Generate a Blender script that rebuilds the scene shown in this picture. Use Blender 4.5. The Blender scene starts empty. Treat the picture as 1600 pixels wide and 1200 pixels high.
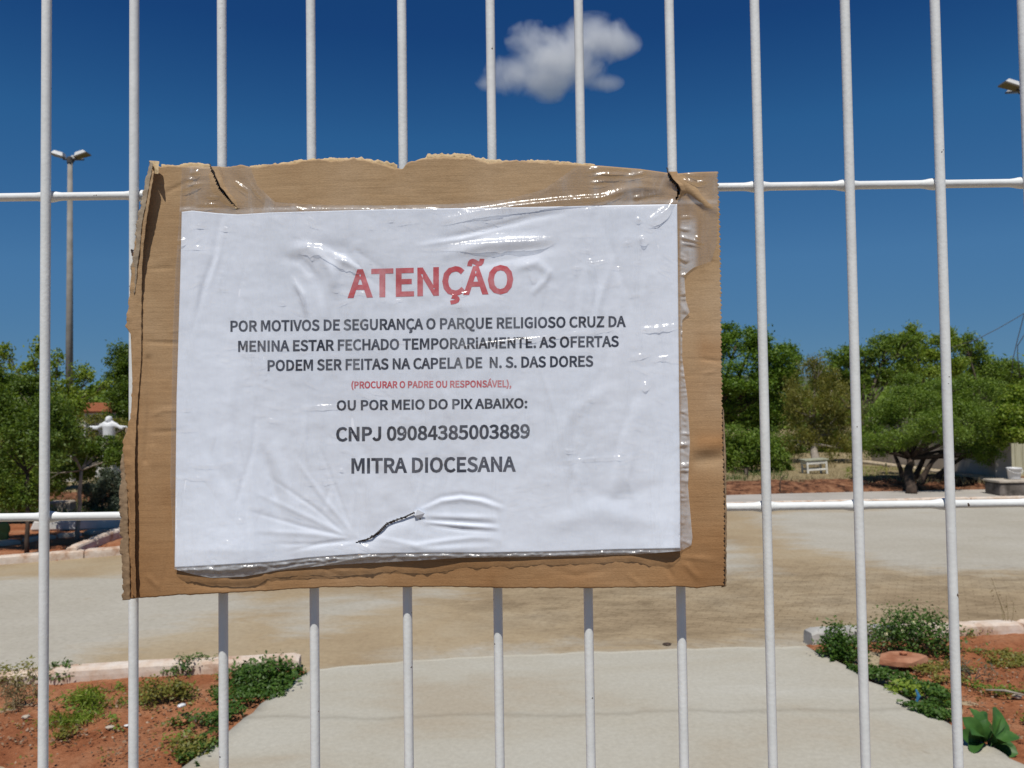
import bpy, bmesh, math, random, json
import numpy as np
from mathutils import Matrix, Vector

random.seed(7)
rng = np.random.default_rng(11)
sc = bpy.context.scene
COL = sc.collection

# ------------------------------------------------------------------ camera
F = 1202.0                                   # focal length in pixels of the 1600 px wide frame
TH, RO = math.radians(1.75), 0.0142          # pitch up, roll
CAM = np.array([0.0, 0.0, 1.5])
YF = 0.4266                                  # plane of the upright fence wires
_f = np.array([0, math.cos(TH), math.sin(TH)])
_r0 = np.array([1.0, 0, 0]); _u0 = np.array([0, -math.sin(TH), math.cos(TH)])
_r = math.cos(RO) * _r0 - math.sin(RO) * _u0
_u = math.sin(RO) * _r0 + math.cos(RO) * _u0
cd = bpy.data.cameras.new('camera'); cam = bpy.data.objects.new('camera', cd); COL.objects.link(cam)
cd.sensor_width = 36; cd.lens = 36 * F / 1600
cd.clip_start = 0.02; cd.clip_end = 30000
cd.dof.use_dof = True; cd.dof.focus_distance = 0.42; cd.dof.aperture_fstop = 30.0
M = Matrix.Identity(4)
for i in range(3):
    M[i][0], M[i][1], M[i][2], M[i][3] = _r[i], _u[i], -_f[i], CAM[i]
cam.matrix_world = M
sc.camera = cam

# ------------------------------------------------------------------ sky, sun, exposure
SUN = Vector((-0.06, -0.44, 0.89)).normalized()      # towards the sun
EL = math.asin(SUN.z)
w = bpy.data.worlds.new("World"); sc.world = w; w.use_nodes = True
wn, wl = w.node_tree.nodes, w.node_tree.links
sky = wn.new('ShaderNodeTexSky'); sky.sky_type = 'NISHITA'; sky.sun_disc = False
sky.sun_elevation = EL; sky.sun_rotation = math.atan2(SUN.x, SUN.y)
sky.altitude = 300; sky.air_density = 0.8; sky.dust_density = 0.0; sky.ozone_density = 6.0
bg = wn['Background']; bg.inputs['Strength'].default_value = 0.06
sp_ = wn.new('ShaderNodeSeparateColor'); cb_ = wn.new('ShaderNodeCombineColor'); wl.new(sky.outputs[0], sp_.inputs[0])
TONE = (((0, 0), (.74, .009), (.97, .023), (1.75, .061), (3.77, .098), (7.4, .13), (12, .17)),     # deep, saturated tropical blue:
        ((0, 0), (1.41, .054), (1.84, .107), (3.17, .178), (5.86, .223), (8.2, .25), (12, .29)),     # a tone curve for each channel of the sky
        ((0, 0), (2.99, .188), (3.74, .275), (5.71, .366), (7.89, .378), (12, .41)))
for ch, pts_ in enumerate(TONE):
    dv_ = wn.new('ShaderNodeMath'); dv_.operation = 'MULTIPLY'; dv_.inputs[1].default_value = 1/12; wl.new(sp_.outputs[ch], dv_.inputs[0])
    rp_ = wn.new('ShaderNodeValToRGB'); el_ = rp_.color_ramp.elements; rp_.color_ramp.interpolation = 'LINEAR'
    while len(el_) > 1: el_.remove(el_[-1])
    for i_, (x_, y_) in enumerate(pts_):
        q_ = el_[0] if i_ == 0 else el_.new(x_/12)
        q_.position = x_/12; q_.color = (y_*1.82,)*3 + (1,)
    wl.new(dv_.outputs[0], rp_.inputs[0])
    ml_ = wn.new('ShaderNodeMath'); ml_.operation = 'MULTIPLY'; ml_.inputs[1].default_value = 10; wl.new(rp_.outputs[0], ml_.inputs[0]); wl.new(ml_.outputs[0], cb_.inputs[ch])
wl.new(cb_.outputs[0], bg.inputs['Color'])
sd = bpy.data.lights.new('sun', 'SUN'); sd.energy = 4.6; sd.angle = math.radians(0.5); sd.color = (1.0, 0.955, 0.88)
so = bpy.data.objects.new('sun', sd); COL.objects.link(so)
so.rotation_euler = SUN.to_track_quat('Z', 'Y').to_euler(); so.location = (-3, -8, 16)
vs = sc.view_settings
vs.view_transform = 'Standard'; vs.look = 'None'; vs.exposure = -0.12; vs.gamma = 1; vs.use_curve_mapping = False
sc.render.engine = 'CYCLES'
cy = sc.cycles
cy.use_denoising = True; cy.max_bounces = 10; cy.transparent_max_bounces = 12; cy.volume_bounces = 6
cy.sample_clamp_indirect = 6; cy.volume_step_rate = 1.0

# ------------------------------------------------------------------ helpers
def ray(px, py):
    px = np.asarray(px, float); py = np.asarray(py, float)
    return _f + ((px - 800) / F)[..., None] * _r - ((py - 600) / F)[..., None] * _u
def at(px, py, Y):
    r = ray(px, py); return CAM + r * (np.asarray(Y, float) / r[..., 1])[..., None]
def G(px, py, z=0.0):
    r = ray(px, py); return CAM + r * ((z - CAM[2]) / r[..., 2])[..., None]
def V3(a): return Vector((float(a[0]), float(a[1]), float(a[2])))
def S(px, py, wmm):                          # on the sign, wmm millimetres in front of the wire plane
    return at(px, py, YF - np.asarray(wmm, float) / 1000)

def wloc(o):
    l = Vector((0, 0, 0))
    while o is not None:
        l += o.location; o = o.parent
    return l
def tag(o, label=None, cat=None, group=None, kind=None):
    if label: o['label'] = label
    if cat: o['category'] = cat
    if group: o['group'] = group
    if kind: o['kind'] = kind
    return o
def thing(name, loc, label, cat, group=None):
    o = bpy.data.objects.new(name, None); COL.objects.link(o); o.location = V3(loc)
    o.empty_display_size = 0.1
    return tag(o, label, cat, group)
def link(name, me, mats, parent=None):
    o = bpy.data.objects.new(name, me); COL.objects.link(o)
    for m in (mats if isinstance(mats, (list, tuple)) else [mats]):
        me.materials.append(m)
    if parent is not None: o.parent = parent
    return o
def mesh(name, verts, faces, mats, parent=None, smooth=False, mi=None, loc=None):
    """verts in world space; with a parent they are stored relative to it; a top-level mesh gets its origin at loc"""
    verts = np.asarray(verts, float).reshape(-1, 3)
    off = wloc(parent) if parent is not None else (V3(loc) if loc is not None else Vector((0, 0, 0)))
    v = verts - np.array(off)
    me = bpy.data.meshes.new(name)
    if isinstance(faces, np.ndarray):
        n, k = faces.shape
        me.vertices.add(len(v)); me.vertices.foreach_set('co', v.astype(np.float32).ravel())
        me.loops.add(n * k); me.loops.foreach_set('vertex_index', faces.astype(np.int32).ravel())
        me.polygons.add(n)
        me.polygons.foreach_set('loop_start', np.arange(0, n * k, k, dtype=np.int32))
        me.polygons.foreach_set('loop_total', np.full(n, k, dtype=np.int32))
        me.update(calc_edges=True); me.validate()
    else:
        me.from_pydata(v.tolist(), [], [list(f) for f in faces]); me.update()
    if mi is not None: me.polygons.foreach_set('material_index', np.asarray(mi, dtype=np.int32))
    if smooth: me.polygons.foreach_set('use_smooth', np.ones(len(me.polygons), dtype=bool))
    o = link(name, me, mats, parent)
    if parent is None and loc is not None: o.location = off
    return o

class MB:                                    # collects shapes for ONE mesh
    def __init__(s): s.v = []; s.f = []; s.m = []; s.n = 0
    def add(s, v, f, mi=0):
        v = np.asarray(v, float).reshape(-1, 3)
        s.v.append(v); s.f += [[i + s.n for i in q] for q in f]; s.m += [mi] * len(f); s.n += len(v)
        return s
    def box(s, c, sz, rz=0.0, tilt=None, mi=0, bev=0.0, taper=1.0):
        x, y, z = [q / 2 for q in sz]; b = min(bev, x * .9, y * .9, z * .9)
        if b <= 0:
            v = [(-x,-y,-z),(x,-y,-z),(x,y,-z),(-x,y,-z),(-x*taper,-y*taper,z),(x*taper,-y*taper,z),(x*taper,y*taper,z),(-x*taper,y*taper,z)]
            f = [(3,2,1,0),(4,5,6,7),(0,1,5,4),(1,2,6,5),(2,3,7,6),(3,0,4,7)]
        else:
            def ring(a, bb, zz):
                return [(-a+b,-bb,zz),(a-b,-bb,zz),(a,-bb+b,zz),(a,bb-b,zz),(a-b,bb,zz),(-a+b,bb,zz),(-a,bb-b,zz),(-a,-bb+b,zz)]
            v = ring(x-b*.7, y-b*.7, -z) + ring(x, y, -z+b) + ring(x*taper, y*taper, z-b) + ring(x*taper-b*.7, y*taper-b*.7, z)
            f = [tuple(range(7,-1,-1)), tuple(range(24,32))]
            for k in range(3):
                for i in range(8):
                    j = (i+1) % 8; f.append((k*8+i, k*8+j, k*8+8+j, k*8+8+i))
        v = np.array(v, float)
        if tilt is not None: v = v @ np.array(tilt).T
        cz, sz_ = math.cos(rz), math.sin(rz)
        v = v @ np.array([[cz,-sz_,0],[sz_,cz,0],[0,0,1]]).T
        return s.add(v + np.asarray(c, float), f, mi)
    def tube(s, pts, rad, n=8, mi=0, cap=True):
        pts = np.asarray(pts, float); m = len(pts)
        rad = np.full(m, rad) if np.isscalar(rad) else np.asarray(rad, float)
        d = np.gradient(pts, axis=0); d /= np.linalg.norm(d, axis=1)[:, None] + 1e-12
        ref = np.array([0, 0, 1.0]) if abs(d[0][2]) < .9 else np.array([1.0, 0, 0])
        V = []; a = np.linspace(0, 2*math.pi, n, endpoint=False)
        for i in range(m):
            u = np.cross(d[i], ref); u /= np.linalg.norm(u) + 1e-12; q = np.cross(d[i], u); ref = np.cross(u, d[i])
            V.append(pts[i] + rad[i]*(np.cos(a)[:, None]*u + np.sin(a)[:, None]*q))
        f = []
        for i in range(m-1):
            for j in range(n):
                k = (j+1) % n; f.append((i*n+j, i*n+k, (i+1)*n+k, (i+1)*n+j))
        if cap: f += [tuple(range(n-1,-1,-1)), tuple(range((m-1)*n, m*n))]
        return s.add(np.concatenate(V), f, mi)
    def lathe(s, c, prof, n=20, mi=0):       # prof: (radius, z)
        a = np.linspace(0, 2*math.pi, n, endpoint=False); V = []
        for r, z in prof: V.append(np.stack([c[0]+r*np.cos(a), c[1]+r*np.sin(a), np.full(n, c[2]+z)], 1))
        f = []
        for i in range(len(prof)-1):
            for j in range(n):
                k = (j+1) % n; f.append((i*n+j, i*n+k, (i+1)*n+k, (i+1)*n+j))
        return s.add(np.concatenate(V), f, mi)
    def build(s, name, mats, parent=None, smooth=False, loc=None):
        return mesh(name, np.concatenate(s.v), s.f, mats, parent, smooth, s.m, loc)

def vnoise(x, y, seed=0):                    # smooth value noise
    x = np.asarray(x, float); y = np.asarray(y, float)
    xi = np.floor(x).astype(np.int64); yi = np.floor(y).astype(np.int64); fx = x-xi; fy = y-yi
    fx = fx*fx*(3-2*fx); fy = fy*fy*(3-2*fy)
    def h(a, b):
        n = (a*374761393 + b*668265263 + seed*1442695041) & 0x7fffffff
        n = ((n ^ (n >> 13))*1274126177) & 0x7fffffff
        return ((n ^ (n >> 16)) & 0xffff)/65535.0
    return (h(xi,yi)*(1-fx)+h(xi+1,yi)*fx)*(1-fy)+(h(xi,yi+1)*(1-fx)+h(xi+1,yi+1)*fx)*fy
def fbm(x, y, seed=0, oct=4):
    t = 0; a = .5
    for k in range(oct): t = t + a*vnoise(x*2**k, y*2**k, seed+k*17); a *= .5
    return t
def gridfaces(ny, nx):
    i = np.arange(ny*nx).reshape(ny, nx)
    return np.stack([i[:-1,:-1], i[1:,:-1], i[1:,1:], i[:-1,1:]], -1).reshape(-1, 4)

# ------------------------------------------------------------------ materials
def mat(name):
    m = bpy.data.materials.new(name); m.use_nodes = True
    return m, m.node_tree.nodes, m.node_tree.links, m.node_tree.nodes['Principled BSDF']
def ramp(n, pts):
    r = n.new('ShaderNodeValToRGB'); e = r.color_ramp.elements
    while len(e) > 1: e.remove(e[-1])
    for k, (p, c) in enumerate(pts):
        q = e[0] if k == 0 else e.new(p)
        q.position = p; q.color = (*c, 1) if len(c) == 3 else c
    return r
def noise_node(n, l, scale, detail=4, rough=.55, stretch=None, coord='Object', dist=0.0):
    tc = n.new('ShaderNodeTexCoord'); t = n.new('ShaderNodeTexNoise')
    t.inputs['Scale'].default_value = scale; t.inputs['Detail'].default_value = detail
    t.inputs['Roughness'].default_value = rough; t.inputs['Distortion'].default_value = dist
    if stretch:
        mp = n.new('ShaderNodeMapping'); mp.inputs['Scale'].default_value = stretch
        l.new(tc.outputs[coord], mp.inputs[0]); l.new(mp.outputs[0], t.inputs['Vector'])
    else: l.new(tc.outputs[coord], t.inputs['Vector'])
    return t
def mixc(n, l, fac, a, b, mode='MIX'):
    m = n.new('ShaderNodeMix'); m.data_type = 'RGBA'; m.blend_type = mode
    if hasattr(fac, 'is_output'): l.new(fac, m.inputs[0])
    else: m.inputs[0].default_value = fac
    for k, q in ((6, a), (7, b)):
        if hasattr(q, 'is_output'): l.new(q, m.inputs[k])
        else: m.inputs[k].default_value = (*q, 1)
    return m.outputs[2]
def bump(n, l, b, h, strength, dist):
    u = n.new('ShaderNodeBump'); u.inputs['Strength'].default_value = strength; u.inputs['Distance'].default_value = dist
    l.new(h, u.inputs['Height']); l.new(u.outputs[0], b.inputs['Normal']); return u
def simple(name, c1, c2, scale=8, rough=.8, bs=.3, bd=.01, spec=.3, detail=5, metal=0, stretch=None, spread=(.35,.65)):
    m, n, l, b = mat(name)
    t = noise_node(n, l, scale, detail, stretch=stretch)
    r = ramp(n, [(spread[0], c1), (spread[1], c2)]); l.new(t.outputs[0], r.inputs[0]); l.new(r.outputs[0], b.inputs['Base Color'])
    b.inputs['Roughness'].default_value = rough; b.inputs['Specular IOR Level'].default_value = spec; b.inputs['Metallic'].default_value = metal
    if bs: bump(n, l, b, t.outputs[0], bs, bd)
    return m
def leafmat(name, c1, c2, c3, trans=.35, rough=.5):
    m, n, l, b = mat(name)
    g = n.new('ShaderNodeNewGeometry')
    r = ramp(n, [(0, c1), (.5, c2), (1, c3)])
    l.new(g.outputs['Random Per Island'], r.inputs[0]); l.new(r.outputs[0], b.inputs['Base Color'])
    b.inputs['Roughness'].default_value = rough; b.inputs['Specular IOR Level'].default_value = .35
    tr = n.new('ShaderNodeBsdfTranslucent')
    tc = mixc(n, l, 1.0, r.outputs[0], (1.0, 1.0, .45), 'MULTIPLY'); l.new(tc, tr.inputs['Color'])
    mx = n.new('ShaderNodeMixShader'); mx.inputs[0].default_value = trans
    l.new(b.outputs[0], mx.inputs[1]); l.new(tr.outputs[0], mx.inputs[2])
    l.new(mx.outputs[0], n['Material Output'].inputs['Surface'])
    return m

# white painted wire with chips
def wire_paint(name, chips):
    m, n, l, b = mat(name)
    tc = n.new('ShaderNodeTexCoord'); oi = n.new('ShaderNodeObjectInfo')
    ad = n.new('ShaderNodeVectorMath'); ad.operation = 'ADD'
    sc_ = n.new('ShaderNodeVectorMath'); sc_.operation = 'SCALE'; sc_.inputs[0].default_value = (31.7, 17.3, 53.1)
    l.new(oi.outputs['Random'], sc_.inputs['Scale']); l.new(tc.outputs['Object'], ad.inputs[0]); l.new(sc_.outputs[0], ad.inputs[1])
    def nz(s, d=3, r=.5):
        t = n.new('ShaderNodeTexNoise'); t.inputs['Scale'].default_value = s; t.inputs['Detail'].default_value = d; t.inputs['Roughness'].default_value = r
        l.new(ad.outputs[0], t.inputs['Vector']); return t.outputs[0]
    base = ramp(n, [(.3, (.72, .735, .72)), (.7, (.81, .825, .81))]); l.new(nz(60), base.inputs[0])
    chip = ramp(n, [(chips, (0, 0, 0)), (chips+.012, (1, 1, 1))]); l.new(nz(170, 2, .6), chip.inputs[0])
    rust = ramp(n, [(.4, (.035, .03, .028)), (.65, (.17, .09, .05))]); l.new(nz(300), rust.inputs[0])
    c = mixc(n, l, chip.outputs[0], base.outputs[0], rust.outputs[0]); l.new(c, b.inputs['Base Color'])
    b.inputs['Roughness'].default_value = .38; b.inputs['Specular IOR Level'].default_value = .5
    bump(n, l, b, nz(420, 2), .25, .0006)
    return m
M_WIRE = wire_paint('white_wire_paint', .735)

def cardboard(name, a, b_, c, streak=(8, 8, 160)):
    m, n, l, b = mat(name)
    t1 = noise_node(n, l, 9, 5, .6); r1 = ramp(n, [(.28, a), (.5, b_), (.74, c)]); l.new(t1.outputs[0], r1.inputs[0])
    t2 = noise_node(n, l, 4.5, 6, .7, stretch=streak, dist=.6)
    r2 = ramp(n, [(.28, (.78, .76, .74)), (.5, (.97, .97, .97)), (.75, (1.12, 1.11, 1.09))]); l.new(t2.outputs[0], r2.inputs[0])
    c1 = mixc(n, l, .8, r1.outputs[0], r2.outputs[0], 'MULTIPLY')
    t3 = noise_node(n, l, 900, 3, .7, stretch=(1, 1, 1.8)); r3 = ramp(n, [(.3, (.82, .8, .78)), (.65, (1.05, 1.05, 1.05))]); l.new(t3.outputs[0], r3.inputs[0])
    c2 = mixc(n, l, .7, c1, r3.outputs[0], 'MULTIPLY')
    # darker, more orange brown towards the lower half
    at_ = n.new('ShaderNodeAttribute'); at_.attribute_name = 'brown_mix'
    c3 = mixc(n, l, at_.outputs['Fac'], c2, (.80, .63, .48), 'MULTIPLY')
    l.new(c3, b.inputs['Base Color']); b.inputs['Roughness'].default_value = .85; b.inputs['Specular IOR Level'].default_value = .15
    ad = n.new('ShaderNodeMath'); ad.operation = 'ADD'; l.new(t2.outputs[0], ad.inputs[0]); l.new(t3.outputs[0], ad.inputs[1])
    bump(n, l, b, ad.outputs[0], .22, .0006)
    return m
M_CARD = cardboard('brown_cardboard', (.35, .215, .108), (.45, .308, .175), (.525, .39, .255))
M_CARDIN = cardboard('torn_cardboard_core', (.48, .35, .19), (.58, .44, .26), (.68, .54, .36), streak=(60, 8, 8))
M_CARDGREY = cardboard('weathered_cardboard_edge', (.30, .24, .17), (.38, .31, .225), (.46, .385, .285), streak=(8, 8, 60))
M_CARDDARK = simple('cardboard_inside', (.10, .055, .028), (.16, .09, .048), 300, .9, .3, .0005)

def paper_mat():
    m, n, l, b = mat('white_printer_paper')
    t = noise_node(n, l, 14, 4); r = ramp(n, [(.3, (.80, .84, .92)), (.7, (.84, .87, .94))]); l.new(t.outputs[0], r.inputs[0])
    l.new(r.outputs[0], b.inputs['Base Color']); b.inputs['Roughness'].default_value = .7; b.inputs['Specular IOR Level'].default_value = .25
    t2 = noise_node(n, l, 130, 4, .6, stretch=(1.4, 1, .7)); bump(n, l, b, t2.outputs[0], .10, .001)
    return m
M_PAPER = paper_mat()
def ink(name, c, fade, hi=.62):
    m, n, l, b = mat(name)
    t = noise_node(n, l, 70, 5, .65); r = ramp(n, [(.42, c), (hi, fade)]); l.new(t.outputs[0], r.inputs[0])
    l.new(r.outputs[0], b.inputs['Base Color']); b.inputs['Roughness'].default_value = .75; b.inputs['Specular IOR Level'].default_value = .2
    return m
M_INK = ink('faded_black_ink', (.030, .031, .046), (.15, .155, .19), .74)
M_RED = ink('faded_red_ink', (.60, .075, .085), (.70, .24, .25))

def film_mat():
    m, n, l, b = mat('clear_packing_film')
    out = n['Material Output']; n.remove(b)
    tr = n.new('ShaderNodeBsdfTransparent'); tr.inputs[0].default_value = (.98, .985, .99, 1)
    gl = n.new('ShaderNodeBsdfGlossy'); gl.inputs['Roughness'].default_value = .20
    df = n.new('ShaderNodeBsdfDiffuse'); df.inputs[0].default_value = (.80, .83, .86, 1)
    tA = noise_node(n, l, 55, 4, .6, stretch=(1, 1, 2.2), dist=1.2)
    tB = noise_node(n, l, 230, 3, .55, stretch=(1.2, 1, .16), dist=.5)
    tC = noise_node(n, l, 26, 3, .5, stretch=(2.2, 1, .6), dist=1.5)
    def ridge(t):                            # sharp creases
        a = n.new('ShaderNodeMath'); a.operation = 'SUBTRACT'; a.inputs[1].default_value = .5; l.new(t.outputs[0], a.inputs[0])
        c = n.new('ShaderNodeMath'); c.operation = 'ABSOLUTE'; l.new(a.outputs[0], c.inputs[0])
        d = n.new('ShaderNodeMath'); d.operation = 'MULTIPLY_ADD'; d.inputs[1].default_value = -14; d.inputs[2].default_value = 1; d.use_clamp = True
        l.new(c.outputs[0], d.inputs[0]); return d.outputs[0]
    s1 = n.new('ShaderNodeMath'); s1.operation = 'MULTIPLY_ADD'; s1.inputs[1].default_value = .10; l.new(ridge(tA), s1.inputs[0]); l.new(tB.outputs[0], s1.inputs[2])
    s2 = n.new('ShaderNodeMath'); s2.operation = 'MULTIPLY_ADD'; s2.inputs[1].default_value = .10; l.new(ridge(tC), s2.inputs[0]); l.new(s1.outputs[0], s2.inputs[2])
    bu = n.new('ShaderNodeBump'); bu.inputs['Strength'].default_value = .30; bu.inputs['Distance'].default_value = .0012
    l.new(s2.outputs[0], bu.inputs['Height']); l.new(bu.outputs[0], gl.inputs['Normal'])
    ge = n.new('ShaderNodeNewGeometry'); dt = n.new('ShaderNodeVectorMath'); dt.operation = 'DOT_PRODUCT'; l.new(ge.outputs['Incoming'], dt.inputs[0]); l.new(bu.outputs[0], dt.inputs[1])
    ab = n.new('ShaderNodeMath'); ab.operation = 'ABSOLUTE'; l.new(dt.outputs['Value'], ab.inputs[0])
    om = n.new('ShaderNodeMath'); om.operation = 'SUBTRACT'; om.inputs[0].default_value = 1; om.use_clamp = True; l.new(ab.outputs[0], om.inputs[1])
    pw = n.new('ShaderNodeMath'); pw.operation = 'POWER'; pw.inputs[1].default_value = 5; l.new(om.outputs[0], pw.inputs[0])
    fm = n.new('ShaderNodeMath'); fm.operation = 'MULTIPLY_ADD'; fm.inputs[1].default_value = .8; fm.inputs[2].default_value = .05; fm.use_clamp = True; l.new(pw.outputs[0], fm.inputs[0])
    tH = noise_node(n, l, 60, 5, .65, stretch=(1.2, 1, .3), dist=.8)
    rh = ramp(n, [(.38, (.012,)*3), (.56, (.07,)*3), (.72, (.24,)*3)]); l.new(tH.outputs[0], rh.inputs[0])
    hm = n.new('ShaderNodeAttribute'); hm.attribute_name = 'hem'
    hx = n.new('ShaderNodeMath'); hx.operation = 'MULTIPLY_ADD'; hx.inputs[1].default_value = .34; hx.use_clamp = True; l.new(hm.outputs['Fac'], hx.inputs[0]); l.new(rh.outputs[0], hx.inputs[2])
    m1 = n.new('ShaderNodeMixShader'); l.new(hx.outputs[0], m1.inputs[0]); l.new(tr.outputs[0], m1.inputs[1]); l.new(df.outputs[0], m1.inputs[2])
    m2 = n.new('ShaderNodeMixShader'); l.new(fm.outputs[0], m2.inputs[0]); l.new(m1.outputs[0], m2.inputs[1]); l.new(gl.outputs[0], m2.inputs[2])
    l.new(m2.outputs[0], out.inputs['Surface'])
    return m
M_FILM = film_mat()
M_TIE = simple('dark_tie_wire', (.02, .018, .018), (.05, .04, .035), 500, .5, .2, .0003, spec=.5)

def concrete(name, pts, scale=1.2, fine=40, joint=None):
    m, n, l, b = mat(name)
    t = noise_node(n, l, scale, 8, .62); r = ramp(n, pts); l.new(t.outputs[0], r.inputs[0])
    t2 = noise_node(n, l, fine, 5, .7); r2 = ramp(n, [(.3, (.86, .86, .86)), (.7, (1.08, 1.08, 1.08))]); l.new(t2.outputs[0], r2.inputs[0])
    c = mixc(n, l, .8, r.outputs[0], r2.outputs[0], 'MULTIPLY')
    t3 = noise_node(n, l, 7, 3, .5); r3 = ramp(n, [(.71, (1, 1, 1)), (.76, (.45, .38, .3))]); l.new(t3.outputs[0], r3.inputs[0])
    c = mixc(n, l, .35, c, r3.outputs[0], 'MULTIPLY')
    l.new(c, b.inputs['Base Color']); b.inputs['Roughness'].default_value = .85; b.inputs['Specular IOR Level'].default_value = .2
    bump(n, l, b, t2.outputs[0], .25, .004)
    return m
def path_mat():
    m, n, l, b = mat('path_concrete')
    t = noise_node(n, l, .9, 8, .62, stretch=(.7, 1.6, 1), dist=.4); r = ramp(n, [(.33, (.38, .333, .255)), (.47, (.413, .387, .318)), (.6, (.437, .418, .355)), (.72, (.48, .466, .41))]); l.new(t.outputs[0], r.inputs[0])
    t2 = noise_node(n, l, 42, 6, .75); r2 = ramp(n, [(.3, (.84, .83, .82)), (.7, (1.1, 1.1, 1.1))]); l.new(t2.outputs[0], r2.inputs[0])
    c = mixc(n, l, .8, r.outputs[0], r2.outputs[0], 'MULTIPLY')
    t3 = noise_node(n, l, 6, 3, .5); r3 = ramp(n, [(.70, (1, 1, 1)), (.76, (.45, .38, .3))]); l.new(t3.outputs[0], r3.inputs[0]); c = mixc(n, l, .4, c, r3.outputs[0], 'MULTIPLY')
    tc = n.new('ShaderNodeTexCoord'); sx = n.new('ShaderNodeSeparateXYZ'); l.new(tc.outputs['Object'], sx.inputs[0])
    t4 = noise_node(n, l, 2.2, 4, .6); k = n.new('ShaderNodeMath'); k.operation = 'MULTIPLY_ADD'; k.inputs[1].default_value = .16; l.new(t4.outputs[0], k.inputs[0]); l.new(sx.outputs['Y'], k.inputs[2])
    k2 = n.new('ShaderNodeMath'); k2.operation = 'SUBTRACT'; k2.inputs[1].default_value = 3.76; l.new(k.outputs[0], k2.inputs[0]); k3 = n.new('ShaderNodeMath'); k3.operation = 'ABSOLUTE'; l.new(k2.outputs[0], k3.inputs[0])
    r4 = ramp(n, [(0, (.80, .79, .78)), (.018, (.92, .92, .92)), (.035, (1, 1, 1))]); l.new(k3.outputs[0], r4.inputs[0]); c = mixc(n, l, .9, c, r4.outputs[0], 'MULTIPLY')
    l.new(c, b.inputs['Base Color']); b.inputs['Roughness'].default_value = .85; b.inputs['Specular IOR Level'].default_value = .2; bump(n, l, b, t2.outputs[0], .35, .005); return m
M_PATH = path_mat()
M_KERB = concrete('whitewashed_kerb', [(.34, (.42, .26, .17)), (.46, (.60, .48, .38)), (.62, (.68, .60, .52))], 6)
M_KERBGREY = concrete('grey_kerb_end', [(.35, (.33, .32, .30)), (.6, (.47, .46, .43))], 8)
M_WALK = concrete('far_walk_concrete', [(.35, (.36, .33, .29)), (.6, (.43, .40, .36))], 1.5)
def soil_mat():
    m, n, l, b = mat('red_soil')
    t = noise_node(n, l, 1.6, 8, .68, dist=.3); r = ramp(n, [(.32, (.23, .078, .034)), (.48, (.35, .138, .064)), (.6, (.40, .19, .10)), (.74, (.43, .26, .16))]); l.new(t.outputs[0], r.inputs[0])
    t2 = noise_node(n, l, 38, 6, .75); r2 = ramp(n, [(.32, (.58, .52, .48)), (.5, (1, 1, 1)), (.7, (1.22, 1.25, 1.28))]); l.new(t2.outputs[0], r2.inputs[0])
    c = mixc(n, l, .85, r.outputs[0], r2.outputs[0], 'MULTIPLY')
    t3 = noise_node(n, l, 9, 4, .6); r3 = ramp(n, [(.58, (1, 1, 1)), (.7, (.62, .55, .5))]); l.new(t3.outputs[0], r3.inputs[0])
    c = mixc(n, l, .6, c, r3.outputs[0], 'MULTIPLY')
    l.new(c, b.inputs['Base Color']); b.inputs['Roughness'].default_value = .95; b.inputs['Specular IOR Level'].default_value = .1
    bump(n, l, b, t2.outputs[0], .9, .02); return m
M_SOIL = soil_mat()
M_EARTH = simple('dry_brown_earth', (.17, .12, .07), (.27, .205, .125), 1.5, .95, .6, .03, spec=.1, detail=9)
M_BARK = simple('grey_brown_bark', (.06, .045, .035), (.14, .11, .085), 22, .9, .6, .01, stretch=(1, 1, .3))
M_DARKBARK = simple('dark_bark', (.03, .022, .017), (.08, .055, .04), 22, .9, .6, .01, stretch=(1, 1, .3))
M_PALEBARK = simple('pale_bark', (.20, .17, .14), (.33, .29, .24), 18, .9, .5, .01, stretch=(1, 1, .3))
M_POLE = simple('weathered_concrete_pole', (.22, .205, .18), (.30, .28, .25), 4, .85, .2, .004)
M_LAMPTOP = simple('white_lamp_housing', (.62, .62, .60), (.72, .72, .70), 6, .45, 0)
M_LAMPGLASS = simple('dark_lamp_lens', (.10, .08, .055), (.17, .14, .09), 30, .3, 0, spec=.5)
M_ARM = simple('dark_steel_arm', (.05, .05, .05), (.09, .085, .08), 20, .6, 0)
M_STATUE = simple('white_statue_paint', (.66, .67, .67), (.76, .77, .77), 10, .55, .2, .004)
M_PLASTER = simple('white_plaster', (.50, .49, .46), (.64, .63, .60), 4, .85, .2, .004)
M_ROOF = simple('orange_roof_tile', (.42, .13, .055), (.55, .20, .09), 9, .8, .5, .02, stretch=(6, 1, 1))
M_STOOL = simple('worn_white_wood', (.60, .59, .53), (.76, .75, .69), 14, .7, .3, .003)
M_STOOLTOP = simple('mossy_grey_wood', (.24, .25, .17), (.38, .38, .29), 18, .8, .4, .004)
M_WALL = simple('stained_grey_wall', (.34, .285, .225), (.47, .41, .34), 2.2, .9, .3, .005, detail=8)
M_GATEWALL = simple('yellowed_board_wall', (.38, .36, .24), (.52, .50, .37), 9, .85, .3, .004, stretch=(5, 5, .3))
M_PLANK = simple('pale_plank', (.36, .29, .20), (.48, .40, .29), 8, .8, .4, .004)
M_BLOCK = simple('shaded_concrete_block', (.07, .06, .05), (.22, .19, .165), 7, .9, .5, .006, detail=8)  # tree shade on the block's faces is painted in as near-black tones
M_BLOCKTOP = simple('pale_cement_cap', (.38, .33, .27), (.47, .42, .35), 9, .9, .3, .004)
M_BUCKET = simple('white_plastic_bucket', (.62, .62, .62), (.70, .70, .70), 12, .4, 0, spec=.5)
M_STAKE = simple('yellow_stake_paint', (.45, .40, .10), (.58, .52, .18), 20, .7, .2, .002)
M_STONE = simple('pale_field_stone', (.36, .30, .23), (.50, .44, .36), 9, .9, .5, .01)
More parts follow.
